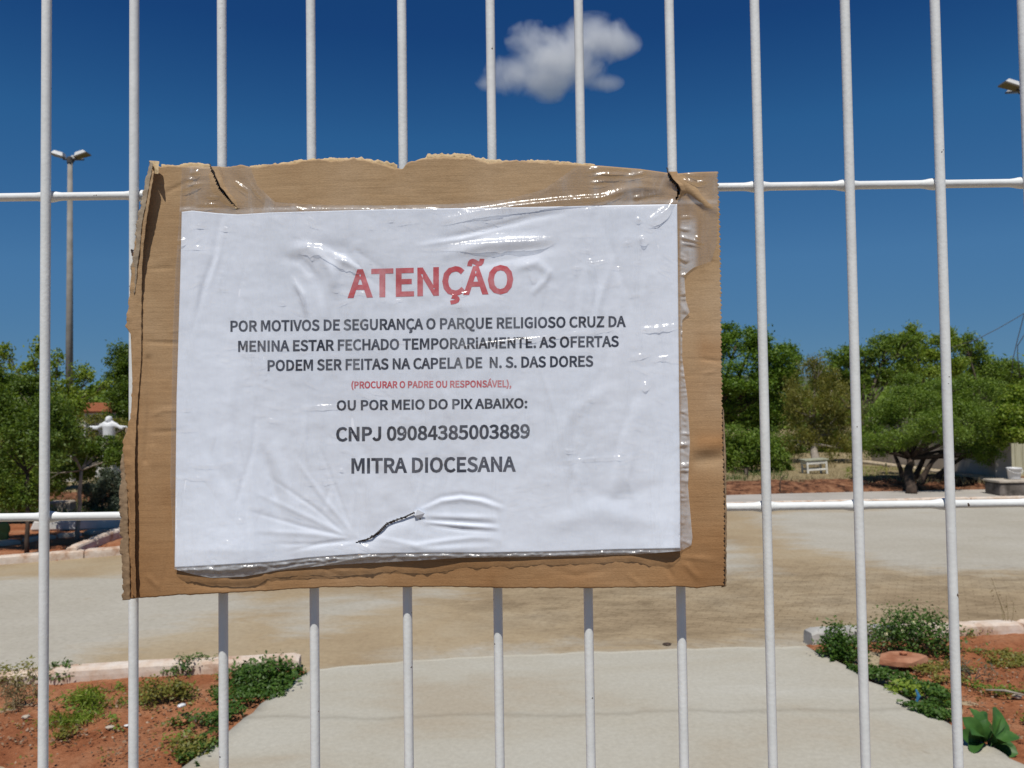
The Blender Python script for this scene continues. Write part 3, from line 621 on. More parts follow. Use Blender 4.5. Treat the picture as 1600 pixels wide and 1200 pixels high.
# ---------------- printed lines
GL = json.loads('''{" ":[235,[]],"(":[355,[[[235,906],[135,710],[80,528],[61,327],[80,125],[135,-58],[235,-252],[357,-197],[269,-10],[226,155],[212,327],[226,497],[269,662],[357,849]]]],")":[355,[[[120,906],[-3,849],[86,661],[130,497],[144,327],[130,155],[86,-10],[-4,-197],[120,-252],[220,-58],[275,125],[294,327],[275,528],[220,710]]]],",":[292,[[[153,169],[99,157],[58,121],[42,65],[57,10],[97,-26],[147,-38],[115,-41],[115,-44],[87,-81],[12,-129],[62,-252],[185,-173],[247,-87],[268,19],[256,94],[216,149]]]],".":[292,[[[146,169],[92,155],[54,115],[40,59],[54,3],[92,-36],[146,-50],[199,-36],[238,3],[252,59],[238,115],[199,155]]]],"0":[583,[[[292,821],[141,770],[48,621],[17,388],[48,152],[141,1],[292,-51],[442,1],[536,152],[567,388],[536,621],[442,770]],[[241,648],[292,669],[343,648],[386,561],[403,388],[386,213],[343,125],[292,103],[241,125],[198,213],[181,388],[198,561]]]],"3":[583,[[[274,820],[181,806],[102,770],[8,698],[106,582],[177,640],[222,662],[269,670],[322,658],[353,630],[364,584],[349,530],[299,490],[152,467],[152,333],[315,310],[373,269],[390,209],[375,152],[335,116],[269,102],[203,113],[150,140],[75,205],[-18,88],[70,10],[160,-33],[277,-50],[418,-20],[522,68],[561,205],[534,316],[465,394],[397,424],[397,386],[457,419],[514,493],[534,593],[500,716],[405,794]]]],"4":[583,[[[330,-35],[330,150],[8,150],[8,262],[292,805],[482,805],[482,290],[572,290],[572,150],[482,150],[482,-35]],[[160,290],[330,290],[330,620]]]],"5":[583,[[[83,805],[54,392],[141,337],[199,371],[232,383],[268,387],[335,371],[377,326],[393,248],[375,168],[330,120],[264,102],[198,113],[145,139],[71,203],[-21,82],[70,9],[159,-33],[277,-50],[416,-15],[522,88],[564,250],[528,408],[429,502],[298,532],[246,527],[202,515],[220,523],[232,653],[525,653],[525,805]]]],"8":[583,[[[296,818],[171,789],[82,708],[49,587],[66,499],[110,431],[154,393],[154,422],[96,381],[36,299],[12,190],[49,65],[151,-20],[294,-50],[436,-20],[535,64],[571,183],[549,290],[494,367],[441,406],[441,378],[480,417],[524,489],[544,579],[514,702],[427,788]],[[250,662],[295,674],[346,660],[377,626],[389,572],[382,529],[361,487],[338,461],[280,487],[228,531],[209,588],[220,633]],[[211,304],[245,333],[323,299],[385,251],[406,187],[393,140],[357,107],[295,94],[229,109],[186,146],[170,201],[181,255]]]],"9":[583,[[[267,821],[137,783],[44,682],[10,534],[40,384],[128,288],[257,256],[334,270],[404,307],[478,377],[405,416],[371,210],[313,126],[241,102],[205,108],[170,124],[110,174],[10,61],[91,-6],[161,-38],[250,-50],[405,-1],[519,153],[562,418],[525,636],[421,774]],[[268,672],[330,651],[375,586],[397,477],[359,435],[314,407],[276,400],[219,416],[185,458],[173,533],[187,611],[222,657]]]],":":[292,[[[146,593],[92,579],[54,539],[40,483],[54,427],[92,387],[146,373],[199,387],[238,427],[252,483],[238,539],[199,579]],[[146,169],[92,155],[54,115],[40,59],[54,3],[92,-36],[146,-50],[199,-36],[238,3],[252,59],[238,115],[199,155]]]],"A":[639,[[[239,805],[-45,-35],[128,-35],[202,200],[432,200],[505,-35],[684,-35],[398,805]],[[342,656],[293,656],[310,593],[336,507],[363,420],[386,347],[249,347],[272,420],[299,507],[325,593]]]],"B":[690,[[[71,805],[71,-35],[354,-35],[517,-9],[636,79],[679,225],[655,333],[588,407],[522,434],[522,395],[573,425],[619,496],[635,584],[595,714],[484,785],[336,805]],[[238,658],[319,658],[410,647],[452,619],[466,569],[454,523],[411,492],[315,479],[238,479]],[[238,332],[335,332],[439,319],[493,285],[510,229],[492,166],[437,128],[335,113],[238,113]]]],"C":[670,[[[400,820],[207,767],[73,615],[25,385],[72,154],[204,3],[394,-50],[498,-35],[586,7],[682,94],[582,209],[507,141],[457,116],[403,108],[294,141],[224,234],[197,387],[225,539],[297,630],[406,662],[454,655],[497,634],[565,576],[663,693],[580,765],[500,804]]]],"D":[723,[[[71,805],[71,-35],[307,-35],[517,14],[652,162],[697,388],[652,613],[516,758],[302,805]],[[238,656],[286,656],[422,624],[498,537],[525,388],[498,237],[422,148],[286,115],[238,115]]]],"E":[619,[[[71,805],[71,-35],[596,-35],[596,118],[238,118],[238,328],[530,328],[530,482],[238,482],[238,653],[585,653],[585,805]]]],"F":[580,[[[71,805],[71,-35],[238,-35],[238,310],[532,310],[532,463],[238,463],[238,653],[585,653],[585,805]]]],"G":[724,[[[412,820],[213,767],[75,615],[25,385],[73,154],[209,2],[406,-50],[514,-37],[603,-2],[681,58],[681,435],[357,435],[357,283],[521,283],[521,136],[504,125],[464,112],[421,107],[299,141],[224,234],[197,387],[226,538],[302,630],[419,662],[475,654],[520,633],[587,576],[685,693],[602,764],[520,804]]]],"H":[765,[[[71,805],[71,-35],[238,-35],[238,328],[527,328],[527,-35],[695,-35],[695,805],[527,805],[527,483],[238,483],[238,805]]]],"I":[308,[[[71,805],[71,-35],[238,-35],[238,805]]]],"J":[562,[[[328,805],[328,238],[316,155],[288,120],[238,108],[201,114],[168,135],[113,208],[-14,115],[67,14],[149,-34],[251,-50],[391,-12],[473,89],[497,223],[497,805]]]],"L":[570,[[[71,805],[71,-35],[575,-35],[575,118],[238,118],[238,805]]]],"M":[853,[[[60,-35],[60,805],[272,805],[427,330],[582,805],[793,805],[793,-35],[634,-35],[634,560],[487,100],[367,100],[219,560],[219,-35]]]],"N":[759,[[[71,805],[71,-35],[233,-35],[233,405],[231,487],[226,568],[224,610],[169,610],[242,469],[533,-35],[689,-35],[689,805],[526,805],[526,369],[528,287],[533,203],[536,161],[591,161],[517,302],[225,805]]]],"O":[779,[[[390,820],[199,767],[70,616],[25,388],[70,158],[198,4],[390,-50],[581,4],[709,158],[755,388],[709,616],[581,767]],[[290,630],[390,661],[489,630],[557,539],[583,388],[557,234],[489,141],[390,109],[291,141],[223,234],[197,388],[223,539]]]],"P":[665,[[[71,805],[71,-35],[238,-35],[238,271],[333,271],[493,299],[609,390],[650,544],[608,699],[490,783],[328,805]],[[238,656],[311,656],[413,644],[463,610],[480,544],[464,474],[415,436],[315,421],[238,421]]]],"Q":[779,[[[390,820],[199,767],[70,616],[25,388],[63,175],[172,24],[319,-39],[377,-130],[484,-203],[623,-229],[673,-226],[715,-219],[778,-199],[742,-58],[687,-72],[664,-76],[637,-77],[568,-67],[515,-39],[502,-23],[613,29],[718,179],[755,388],[709,616],[581,767]],[[290,630],[390,661],[489,630],[557,539],[583,388],[557,231],[489,137],[390,104],[291,137],[223,231],[197,388],[223,539]]]],"R":[667,[[[71,805],[71,-35],[238,-35],[238,291],[321,291],[508,-35],[699,-35],[493,321],[555,349],[627,434],[652,556],[611,703],[500,783],[349,805]],[[238,656],[330,656],[421,644],[466,613],[482,554],[466,491],[419,454],[329,440],[238,440]]]],"S":[626,[[[328,820],[188,790],[87,706],[49,581],[79,468],[148,394],[227,351],[338,302],[399,272],[434,241],[445,197],[432,152],[393,121],[320,107],[252,118],[189,147],[104,216],[0,95],[107,9],[206,-34],[321,-50],[475,-17],[580,74],[617,204],[592,317],[526,393],[438,442],[328,490],[272,516],[235,546],[222,588],[233,625],[267,652],[330,663],[386,655],[436,634],[510,578],[605,695],[511,769],[426,806]]]],"T":[629,[[[-3,805],[-3,653],[230,653],[230,-35],[399,-35],[399,653],[632,653],[632,805]]]],"U":[757,[[[68,805],[68,314],[107,105],[219,-15],[379,-50],[539,-15],[651,105],[691,314],[691,805],[527,805],[527,318],[504,185],[452,125],[379,108],[307,125],[257,185],[235,318],[235,805]]]],"V":[604,[[[-47,805],[221,-35],[385,-35],[652,805],[479,805],[347,363],[323,277],[299,195],[281,134],[329,134],[310,195],[287,277],[262,363],[129,805]]]],"X":[602,[[[-28,805],[202,398],[-43,-35],[142,-35],[262,192],[283,231],[303,273],[315,298],[276,298],[290,272],[312,231],[332,191],[457,-35],[646,-35],[400,393],[630,805],[446,805],[333,590],[315,554],[297,517],[287,495],[327,495],[314,518],[295,555],[276,590],[161,805]]]],"Z":[633,[[[54,805],[54,653],[394,653],[17,69],[17,-35],[619,-35],[619,118],[237,118],[614,702],[614,805]]]],"i":[289,[[[61,606],[61,-35],[229,-35],[229,606]],[[145,850],[94,838],[58,803],[46,752],[58,700],[94,664],[145,652],[196,664],[233,700],[246,752],[233,803],[196,838]]]],"Á":[639,[[[425,1070],[206,869],[294,770],[527,947]],[[239,805],[-45,-35],[128,-35],[202,200],[432,200],[505,-35],[684,-35],[398,805]],[[342,656],[293,656],[310,593],[336,507],[363,420],[386,347],[249,347],[272,420],[299,507],[325,593]]]],"Ã":[639,[[[230,1023],[148,1000],[95,936],[68,812],[203,800],[219,865],[227,876],[230,877],[264,863],[318,821],[406,795],[488,818],[541,883],[568,1010],[434,1018],[418,954],[409,942],[406,941],[372,956],[318,997]],[[239,805],[-45,-35],[128,-35],[202,200],[432,200],[505,-35],[684,-35],[398,805]],[[342,656],[293,656],[310,593],[336,507],[363,420],[386,347],[249,347],[272,420],[299,507],[325,593]]]],"Ç":[670,[[[400,820],[207,767],[73,615],[25,385],[69,162],[191,12],[323,-33],[278,-127],[368,-149],[382,-157],[382,-159],[381,-163],[359,-173],[250,-187],[273,-306],[417,-284],[499,-240],[531,-160],[515,-99],[473,-61],[456,-55],[462,-42],[525,-26],[597,15],[681,94],[582,209],[507,141],[457,116],[403,108],[294,141],[224,234],[197,387],[225,539],[297,630],[406,662],[454,655],[497,634],[565,576],[663,693],[580,765],[500,804]]]]}''')
CAPH = 845.0
def text_line(txt, xl, xr, yl, yr, cap, m):
    loops = []; x = 0.0
    for ch in txt:
        adv, ls = GL[ch]
        for L in ls: loops.append([(x+p[0], p[1]+38) for p in L])
        x += adv
    allx = [p[0] for L in loops for p in L]; a, c = min(allx), max(allx)
    cu_ = bpy.data.curves.new('tmp', 'CURVE'); cu_.dimensions = '2D'; cu_.fill_mode = 'BOTH'
    for L in loops:
        sp = cu_.splines.new('POLY'); sp.points.add(len(L)-1); sp.use_cyclic_u = True
        for q, p in zip(sp.points, L): q.co = ((p[0]-a)/(c-a)*(xr-xl), p[1]/CAPH*cap, 0, 1)
    o = bpy.data.objects.new('tmp', cu_); COL.objects.link(o)
    me = bpy.data.meshes.new_from_object(o.evaluated_get(bpy.context.evaluated_depsgraph_get()))
    bpy.data.objects.remove(o); bpy.data.curves.remove(cu_)
    bm = bmesh.new(); bm.from_mesh(me)
    st = 3.0
    for k_ in range(1, int((xr-xl)/st)+1):
        bmesh.ops.bisect_plane(bm, geom=bm.verts[:]+bm.edges[:]+bm.faces[:], plane_co=(k_*st, 0, 0), plane_no=(1, 0, 0))
    for k_ in range(-3, int(cap*1.4/st)+1):
        bmesh.ops.bisect_plane(bm, geom=bm.verts[:]+bm.edges[:]+bm.faces[:], plane_co=(0, k_*st, 0), plane_no=(0, 1, 0))
    bm.to_mesh(me); bm.free()
    co = np.array([v.co[:] for v in me.vertices]); sl = (yr-yl)/(xr-xl)
    u = xl + co[:, 0]; v = yl + sl*co[:, 0] - co[:, 1]
    P = S(u, v, paper_w(u, v) + .10) - np.array(wloc(paper))
    me.vertices.foreach_set('co', P.astype(np.float32).ravel()); me.update()
    bm = bmesh.new(); bm.from_mesh(me); bmesh.ops.recalc_face_normals(bm, faces=bm.faces[:]); bm.to_mesh(me); bm.free()
    for p in me.polygons:
        pass
    return link('text_line', me, m, paper)
text_line("ATENÇÃO", 543, 802, 466, 459, 45, M_RED)
text_line("POR MOTIVOS DE SEGURANÇA O PARQUE RELIGIOSO CRUZ DA", 360, 978, 518.5, 511, 17.5, M_INK)
text_line("MENINA ESTAR FECHADO TEMPORARiAMENTE. AS OFERTAS", 372, 967, 550, 542, 17.5, M_INK)
text_line("PODEM SER FEITAS NA CAPELA DE  N. S. DAS DORES", 418, 927, 580, 573, 17.5, M_INK)
text_line("(PROCURAR O PADRE OU RESPONSÁVEL),", 549, 799, 607, 605, 11, M_RED)
text_line("OU POR MEIO DO PIX ABAIXO:", 526, 824, 641.5, 638, 16, M_INK)
text_line("CNPJ 09084385003889", 525, 828, 690, 685, 22.5, M_INK)
text_line("MITRA DIOCESANA", 549, 806, 740, 737, 24, M_INK)

# ---------------- clear film
f_top = [(284,262),(300,259),(328,261),(360,260),(392,262),(402,290),(430,316),(500,320),(600,321),(700,319),(790,312),(850,296),(895,264),(905,259),(950,261),(1000,266),(1043,271),(1085,270),(1122,269)]
f_bot = [(272,890),(300,898),(330,904),(380,902),(430,893),(500,885),(560,881),(640,877),(720,872),(800,871),(900,869),(1000,866),(1063,861),(1080,852)]
f_left = [(284,262),(282,300),(280,340),(274,420),(270,520),(268,640),(266,760),(270,840),(272,889)]
f_right = [(1122,269),(1121,320),(1120,380),(1112,408),(1084,418),(1069,430),(1072,470),(1078,488),(1066,500),(1066,560),(1074,620),(1078,690),(1075,760),(1082,840),(1080,852)]
NFX, NFY = 470, 340
FU, FV = coons(f_top, f_right, f_bot, f_left, NFX, NFY)
inside = (FU > 276) & (FU < 1062) & (FV > 326) & (FV < 884)
base = np.where(inside, paper_w(FU, FV), front(FU, FV)+.3)
hangs = (FU > 273) & (FU < 1064) & (FV >= 840)
base = np.where(hangs, paper_w(FU, FV) - .05*np.clip(FV-interp(FU, p_bot), 0, 20), base)
blur = base.copy()
for _ in range(5):
    blur[1:-1, 1:-1] = (blur[1:-1, 1:-1]*2 + blur[:-2, 1:-1] + blur[2:, 1:-1] + blur[1:-1, :-2] + blur[1:-1, 2:])/6
FW = np.maximum(blur, base) + .45 + .15*(fbm(FU/40, FV/30, 55)-.5)
def fr_(poly, amp, wid): add_ridge(FW, FU, FV, poly, amp, wid)
# the strong glints of the photograph: steep folds in the film
for p, a, wd in [([(268,385),(276,377),(290,375)], 1.2, 3), ([(283,298),(300,290),(316,286)], .9, 2.6), ([(290,281),(302,280)], .8, 2.6), ([(296,268),(300,270),(312,268)], .9, 3.5), ([(300,322),(325,320),(345,320)], .7, 2.4), ([(322,308),(345,308)], .5, 2),
                 ([(365,283),(378,292),(388,300)], .8, 2.4), ([(380,270),(400,300),(412,312)], .5, 2), ([(690,345),(740,332),(800,322),(870,314),(940,308),(975,296)], 1.3, 4), ([(780,330),(850,322),(930,313),(972,300)], .8, 2.6),
                 ([(916,268),(935,262),(975,263),(990,266)], .9, 3.4), ([(925,276),(945,272),(975,273)], .9, 3), ([(920,286),(950,284)], .6, 2.2), ([(975,276),(1000,272),(1012,268)], .7, 2.6), ([(988,310),(1004,307)], .7, 2.6), ([(1004,308),(1030,302)], .4, 2),
                 ([(1014,345),(1028,338),(1042,328),(1054,312)], 1.4, 4.5), ([(1012,352),(1030,346),(1046,334)], .8, 2.8), ([(1000,374),(1012,374)], 1.3, 4.2), ([(994,343),(1002,342)], .9, 2.6), ([(1062,280),(1090,286),(1106,282)], .8, 2.8), ([(1070,271),(1100,278)], .6, 2.2),
                 ([(1062,370),(1085,376),(1100,381)], .7, 2.2), ([(1064,380),(1090,384)], .5, 2), ([(1086,370),(1094,373)], .8, 2.6), ([(467,388),(480,386),(500,388),(515,400),(530,408),(545,416)], 1.3, 4.5), ([(536,404),(548,412),(560,424)], .9, 2.2), ([(480,388),(488,402)], 1.0, 3.2),
                 ([(556,394),(566,410),(572,430)], .7, 3.5), ([(680,386),(740,382),(800,378),(850,374)], .9, 4.5), ([(800,380),(830,380),(866,374)], .9, 5), ([(828,420),(836,440)], .7, 4), ([(455,430),(470,455),(478,490)], .8, 3), ([(462,436),(474,468)], .6, 2.2),
                 ([(470,637),(510,634),(545,633)], .6, 2.2), ([(700,545),(760,536),(840,528),(960,512)], .5, 1.8), ([(1000,514),(1030,512),(1060,508)], 1.0, 3.2), ([(1004,604),(1014,600)], 1.1, 4), ([(1020,562),(1050,556)], .7, 2.6), ([(980,560),(1016,552)], .5, 2),
                 ([(870,722),(930,716),(1000,712)], .45, 1.8), ([(660,712),(720,708)], .35, 1.8), ([(560,850),(575,856),(590,862)], .8, 3), ([(480,888),(540,876),(590,868)], .7, 2.2), ([(420,892),(470,884),(520,876)], .6, 2), ([(290,889),(340,892),(400,888)], .8, 2.4),
                 ([(1040,560),(1080,566)], .5, 2), ([(1074,470),(1078,488)], .8, 2.6), ([(282,640),(300,638)], .5, 1.8), ([(272,672),(310,670)], .4, 1.6), ([(272,745),(330,748)], .5, 1.6), ([(300,728),(345,728)], .5, 1.6), ([(300,352),(324,352)], .5, 1.4), ([(283,385),(330,386)], .5, 1.4)]:
    fr_(p, a*(1.75 if wd >= 3.9 else 1.4), wd)
# cross crinkles of the loose strip down the right side and along the foot
for xx in np.arange(280, 1050, 13.0):
    x_ = xx+random.uniform(-4, 4); y_ = float(interp(np.array(x_), p_bot)); fr_([(x_-9, y_+4+random.uniform(-2, 3)), (x_, y_+5), (x_+12, y_+4+random.uniform(-2, 3))], random.uniform(.4, 1.1), random.uniform(1.4, 2.2))
yy = 332.0
while yy < 848:
    yy += random.choice([4, 6, 9, 14, 22]); y_ = yy; h = random.gauss(2, 6); xa = random.uniform(1056, 1066); xb = random.uniform(1070, 1084)
    fr_([(xa, y_), ((xa+xb)/2, y_+h*.5+random.uniform(-2, 2)), (xb, y_+h)], random.uniform(.2, 1.0), random.uniform(1.4, 3.4))
# short level crinkles that catch the sun, in loose clusters
for _ in range(190):
    cx_, cy_ = random.uniform(280, 1040), random.uniform(330, 875); an = random.gauss(.08, .22); wt = .5 if 560 < cx_ < 830 and cy_ > 520 else 1.0
    for _k in range(random.choice([1, 1, 2, 3, 5, 7])):
        x_, y_ = cx_+random.gauss(0, 16), cy_+random.gauss(0, 13); L_ = random.choice([7, 10, 14, 20, 28]); a2 = an+random.gauss(0, .12)
        fr_([(x_, y_), (x_+math.cos(a2)*L_*.5, y_+math.sin(a2)*L_*.5+random.uniform(-1, 1)), (x_+math.cos(a2)*L_, y_+math.sin(a2)*L_)], wt*random.uniform(.12, .56), random.uniform(1.2, 1.9))
for _ in range(230):                         # long soft pull lines running down the film
    x_, y_ = random.uniform(276, 1050), random.uniform(328, 790); L_ = random.uniform(40, 190); an = random.gauss(1.53, .22)
    fr_([(x_, y_), (x_+math.cos(an)*L_*.5+random.uniform(-7, 7), y_+math.sin(an)*L_*.5), (x_+math.cos(an)*L_, y_+math.sin(an)*L_)], random.choice([-1, 1])*random.uniform(.08, .36), random.uniform(2.0, 5.5))
ff = gridfaces(NFY, NFX)
cu = FU.ravel()[ff].mean(1); cv = FV.ravel()[ff].mean(1)
d1, t1, _s = dist_poly(cu, cv, slit3); d2, t2, _s = dist_poly(cu, cv, slit1); d3, t3, _s = dist_poly(cu, cv, slit2)
ff = ff[(d1 > 2.4) & (d2 > 1.6) & (d3 > 1.8)]
film = mesh('clear_film', S(FU, FV, FW).reshape(-1, 3), ff, M_FILM, sign, smooth=True)
pb_ = interp(FU, p_bot); pt_ = interp(FU, p_top)
hem = np.clip((FV-pb_+1)/4, 0, 1)*(FU < 1066) + np.clip((FU-1061)/4, 0, 1)*np.clip((1092-FU)/8, 0, 1)*np.clip((FV-335)/20, 0, 1) + .55*np.clip((pt_-FV+1)/3, 0, 1)*np.clip((FV-pt_+9)/4, 0, 1)
set_attr(film, 'hem', np.clip(hem, 0, 1)*(.45+1.0*fbm(FU/7, FV/5, 77)))

# ---------------- tie wires that go through the board round the fence
def tie(pts):
    P = np.array(pts, float); n = 40; t = np.linspace(0, 1, len(P)); q = np.linspace(0, 1, n)
    u = np.interp(q, t, P[:,0]); v = np.interp(q, t, P[:,1]); w_ = np.interp(q, t, P[:,2])
    u = u + np.sin(q*40)*.5; v = v + np.cos(q*36)*.5
    b = MB(); b.tube(S(u, v, w_), .00042, 6); b.build('tie_wire', M_TIE, sign, smooth=True)
def fw(u, v): return float(front(np.array([u], float), np.array([v], float))[0])
pw = lambda u, v: float(paper_w(np.array([u], float), np.array([v], float))[0])
tie([(554,848,pw(554,848)-3), (562,846,pw(562,846)+.6), (580,840,pw(580,840)+1.0), (594,830,pw(594,830)+.9), (604,819,pw(604,819)+1.0), (622,811,pw(622,811)+1), (636,807,pw(636,807)+1), (647,800,pw(647,800)+1.2), (654,806,pw(654,806)+1.0), (658,812,pw(658,812)-.5), (662,818,pw(662,818)-4)])
tie([(327,256,3.5), (331,263,fw(331,264)+1.2), (337,276,fw(337,276)+1), (344,293,fw(344,293)+.5), (353,304,fw(353,304)-.5), (358,312,4)])
tie([(1042,262,3.5), (1045,272,fw(1045,272)+1.0), (1050,282,fw(1050,282)+.6), (1059,290,fw(1059,290)+.3), (1061,297,fw(1061,297)-1), (1059,306,4)])

# ------------------------------------------------------------------ ground, plaza, path, beds
def struct(o): o['kind'] = 'structure'; return o
def stuff(o): o['kind'] = 'stuff'; return o
b = MB(); b.add([(-2500, -60, -.08), (2500, -60, -.08), (2500, 2600, -.08), (-2500, 2600, -.08)], [(0, 1, 2, 3)])
struct(b.build('ground', M_EARTH))

def poly_sd(X, Y, P):
    P = np.array(P, float)[:, :2]; n = len(P); d = np.full(X.shape, 1e9); ins = np.zeros(X.shape, bool)
    for i in range(n):
        a = P[i]; c = P[(i+1) % n]; e = c-a
        q = np.clip(((X-a[0])*e[0]+(Y-a[1])*e[1])/(e@e+1e-12), 0, 1)
        d = np.minimum(d, np.hypot(X-a[0]-q*e[0], Y-a[1]-q*e[1]))
        cr = ((a[1] > Y) != (c[1] > Y)) & (X < (c[0]-a[0])*(Y-a[1])/(c[1]-a[1]+1e-12)+a[0]); ins ^= cr
    return np.where(ins, -d, d)
def gp(pts, z=0.0): return [G(x, y, z)[:2] for x, y in pts]
xs = np.linspace(-13, 13, 420); ys = np.linspace(3.3, 12.3, 170); X, Y = np.meshgrid(xs, ys)
patches = [[(-400,915),(100,902),(200,898),(330,915),(400,930),(395,950),(330,975),(230,1000),(140,1035),(0,1060),(-400,1085)],
           [(1180,803),(1400,793),(1900,783),(2200,790),(2300,890),(1900,893),(1600,893),(1420,892),(1330,872),(1240,850)],
           [(1000,870),(1135,845),(1192,893),(1100,902),(1000,900)], [(470,1068),(640,1024),(800,1018),(1060,1006),(1265,1003),(1265,1030),(470,1080)],
           [(420,955),(500,930),(700,925),(560,960),(470,985)]]
PA = np.zeros(X.shape)
for P in patches: PA = np.maximum(PA, np.clip(.5 - poly_sd(X, Y, gp(P))/.9, 0, 1))
Zp = .006*(fbm(X/1.3, Y/1.3, 61)-.5)
m, n, l, b_ = mat('sandy_worn_paving')
ta = n.new('ShaderNodeAttribute'); ta.attribute_name = 'patch'
t0 = noise_node(n, l, 1.7, 9, .74, stretch=(.6, 1.5, 1), dist=.5); t1 = noise_node(n, l, .7, 7, .6); t2 = noise_node(n, l, 26, 5, .7); t4 = noise_node(n, l, 3.6, 9, .78, stretch=(.7, 1.5, 1), dist=.5)
s = n.new('ShaderNodeMath'); s.operation = 'MULTIPLY_ADD'; s.inputs[1].default_value = 1.9; l.new(t0.outputs[0], s.inputs[0]); l.new(ta.outputs['Fac'], s.inputs[2])
rs = ramp(n, [(.98, (0, 0, 0)), (1.0, (0, 0, 0))]); 
s2 = n.new('ShaderNodeMapRange'); s2.inputs['From Min'].default_value = 1.22; s2.inputs['From Max'].default_value = 1.75; l.new(s.outputs[0], s2.inputs['Value']); n.remove(rs)
tan = ramp(n, [(.28, (.29, .215, .13)), (.5, (.365, .285, .18)), (.7, (.40, .335, .235))]); l.new(t1.outputs[0], tan.inputs[0])
grey = ramp(n, [(.3, (.375, .345, .28)), (.7, (.445, .42, .36))]); l.new(t1.outputs[0], grey.inputs[0])
c = mixc(n, l, s2.outputs[0], tan.outputs[0], grey.outputs[0])
fi = ramp(n, [(.3, (.84, .83, .82)), (.5, (.99, .99, .99)), (.7, (1.08, 1.08, 1.08))]); l.new(t2.outputs[0], fi.inputs[0]); c = mixc(n, l, .9, c, fi.outputs[0], 'MULTIPLY')
tb = n.new('ShaderNodeAttribute'); tb.attribute_name = 'lichen'
dk = ramp(n, [(.42, (1, 1, 1)), (.62, (.64, .62, .60))]); l.new(t4.outputs[0], dk.inputs[0]); c = mixc(n, l, tb.outputs['Fac'], c, mixc(n, l, 1.0, c, dk.outputs[0], 'MULTIPLY'))
tcb = n.new('ShaderNodeTexCoord'); mpb = n.new('ShaderNodeMapping'); mpb.inputs['Rotation'].default_value = (0, 0, .5); l.new(tcb.outputs['Object'], mpb.inputs[0])
bk = n.new('ShaderNodeTexBrick'); bk.inputs['Scale'].default_value = 4.2; bk.inputs['Color1'].default_value = (1, 1, 1, 1); bk.inputs['Color2'].default_value = (.93, .93, .93, 1); bk.inputs['Mortar'].default_value = (.72, .70, .68, 1); bk.inputs['Mortar Size'].default_value = .03; bk.inputs['Mortar Smooth'].default_value = .8
l.new(mpb.outputs[0], bk.inputs['Vector'])
inv = n.new('ShaderNodeMath'); inv.operation = 'MULTIPLY'; inv.inputs[1].default_value = .7; l.new(tb.outputs['Fac'], inv.inputs[0])
c = mixc(n, l, inv.outputs[0], c, mixc(n, l, 1.0, c, bk.outputs[0], 'MULTIPLY'))
l.new(c, b_.inputs['Base Color']); b_.inputs['Roughness'].default_value = .9; b_.inputs['Specular IOR Level'].default_value = .15
bump(n, l, b_, t2.outputs[0], .4, .006); M_PLAZA = m
plaza = struct(mesh('plaza_paving', np.stack([X, Y, Zp], -1).reshape(-1, 3), gridfaces(*X.shape)[:, ::-1], M_PLAZA, smooth=True))
set_attr(plaza, 'patch', PA)
LI = np.clip(.5 - poly_sd(X, Y, gp([(700,940),(1000,905),(1280,880),(1640,890),(1700,985),(1250,1000),(900,1005)]))/1.0, 0, 1)
set_attr(plaza, 'lichen', LI*(1-.6*PA)+.15)

# concrete path slab up to the gate
PZ = .05
left_px = [(486,1046),(410,1099),(350,1148),(290,1200)]; right_px = [(1263,1012),(1330,1047),(1400,1085),(1500,1140),(1610,1200)]
Lw = [G(x, y, PZ)[:2] for x, y in left_px]; Rw = [G(x, y, PZ)[:2] for x, y in right_px]
Lw.append(np.array([-1.42, .25])); Rw.append(np.array([2.25, .25]))
ny = 120; q = np.linspace(0, 1, ny)
def resample(P, n):
    P = np.array(P); d = np.r_[0, np.cumsum(np.hypot(*np.diff(P, axis=0).T))]; t = np.linspace(0, d[-1], n); return np.stack([np.interp(t, d, P[:,0]), np.interp(t, d, P[:,1])], 1)
A = resample(Lw, ny); B = resample(Rw, ny)
A[:, 0] += (fbm(A[:,1]/.15, A[:,1]*0, 71)-.5)*.05; B[:, 0] += (fbm(B[:,1]/.15, B[:,1]*0, 72)-.5)*.06
nx = 40; qq = np.linspace(0, 1, nx)[None, :, None]; T = A[:, None]*(1-qq)+B[:, None]*qq
topo = [(486,1046),(640,1031),(800,1023),(1060,1013),(1263,1010)]
ty = np.array([G(x, y, PZ)[:2] for x, y in topo]); f_ = np.clip(1-np.linspace(0, 1, ny)/.25, 0, 1)[:, None]
T[..., 1] += (np.interp(T[..., 0], ty[:,0], ty[:,1]) - T[:1, :, 1] + (fbm(T[..., 0]/.12, T[..., 0]*0, 73)-.5)*.06)*f_
Zt = PZ + .012*(fbm(T[...,0]/.7, T[...,1]/.7, 75)-.5)
V_ = np.concatenate([T, Zt[..., None]], -1).reshape(-1, 3); k = len(V_); I = np.arange(k).reshape(ny, nx)
lp = list(I[0]) + list(I[1:, -1]) + list(I[-1, -2::-1]) + list(I[-2:0:-1, 0])
V2 = V_.copy(); V2[:, 2] = -.01
rm = np.array([(lp[i], lp[i]+k, lp[(i+1) % len(lp)]+k, lp[(i+1) % len(lp)]) for i in range(len(lp))])
path = struct(mesh('path', np.concatenate([V_, V2]), np.concatenate([gridfaces(ny, nx), rm]), M_PATH))

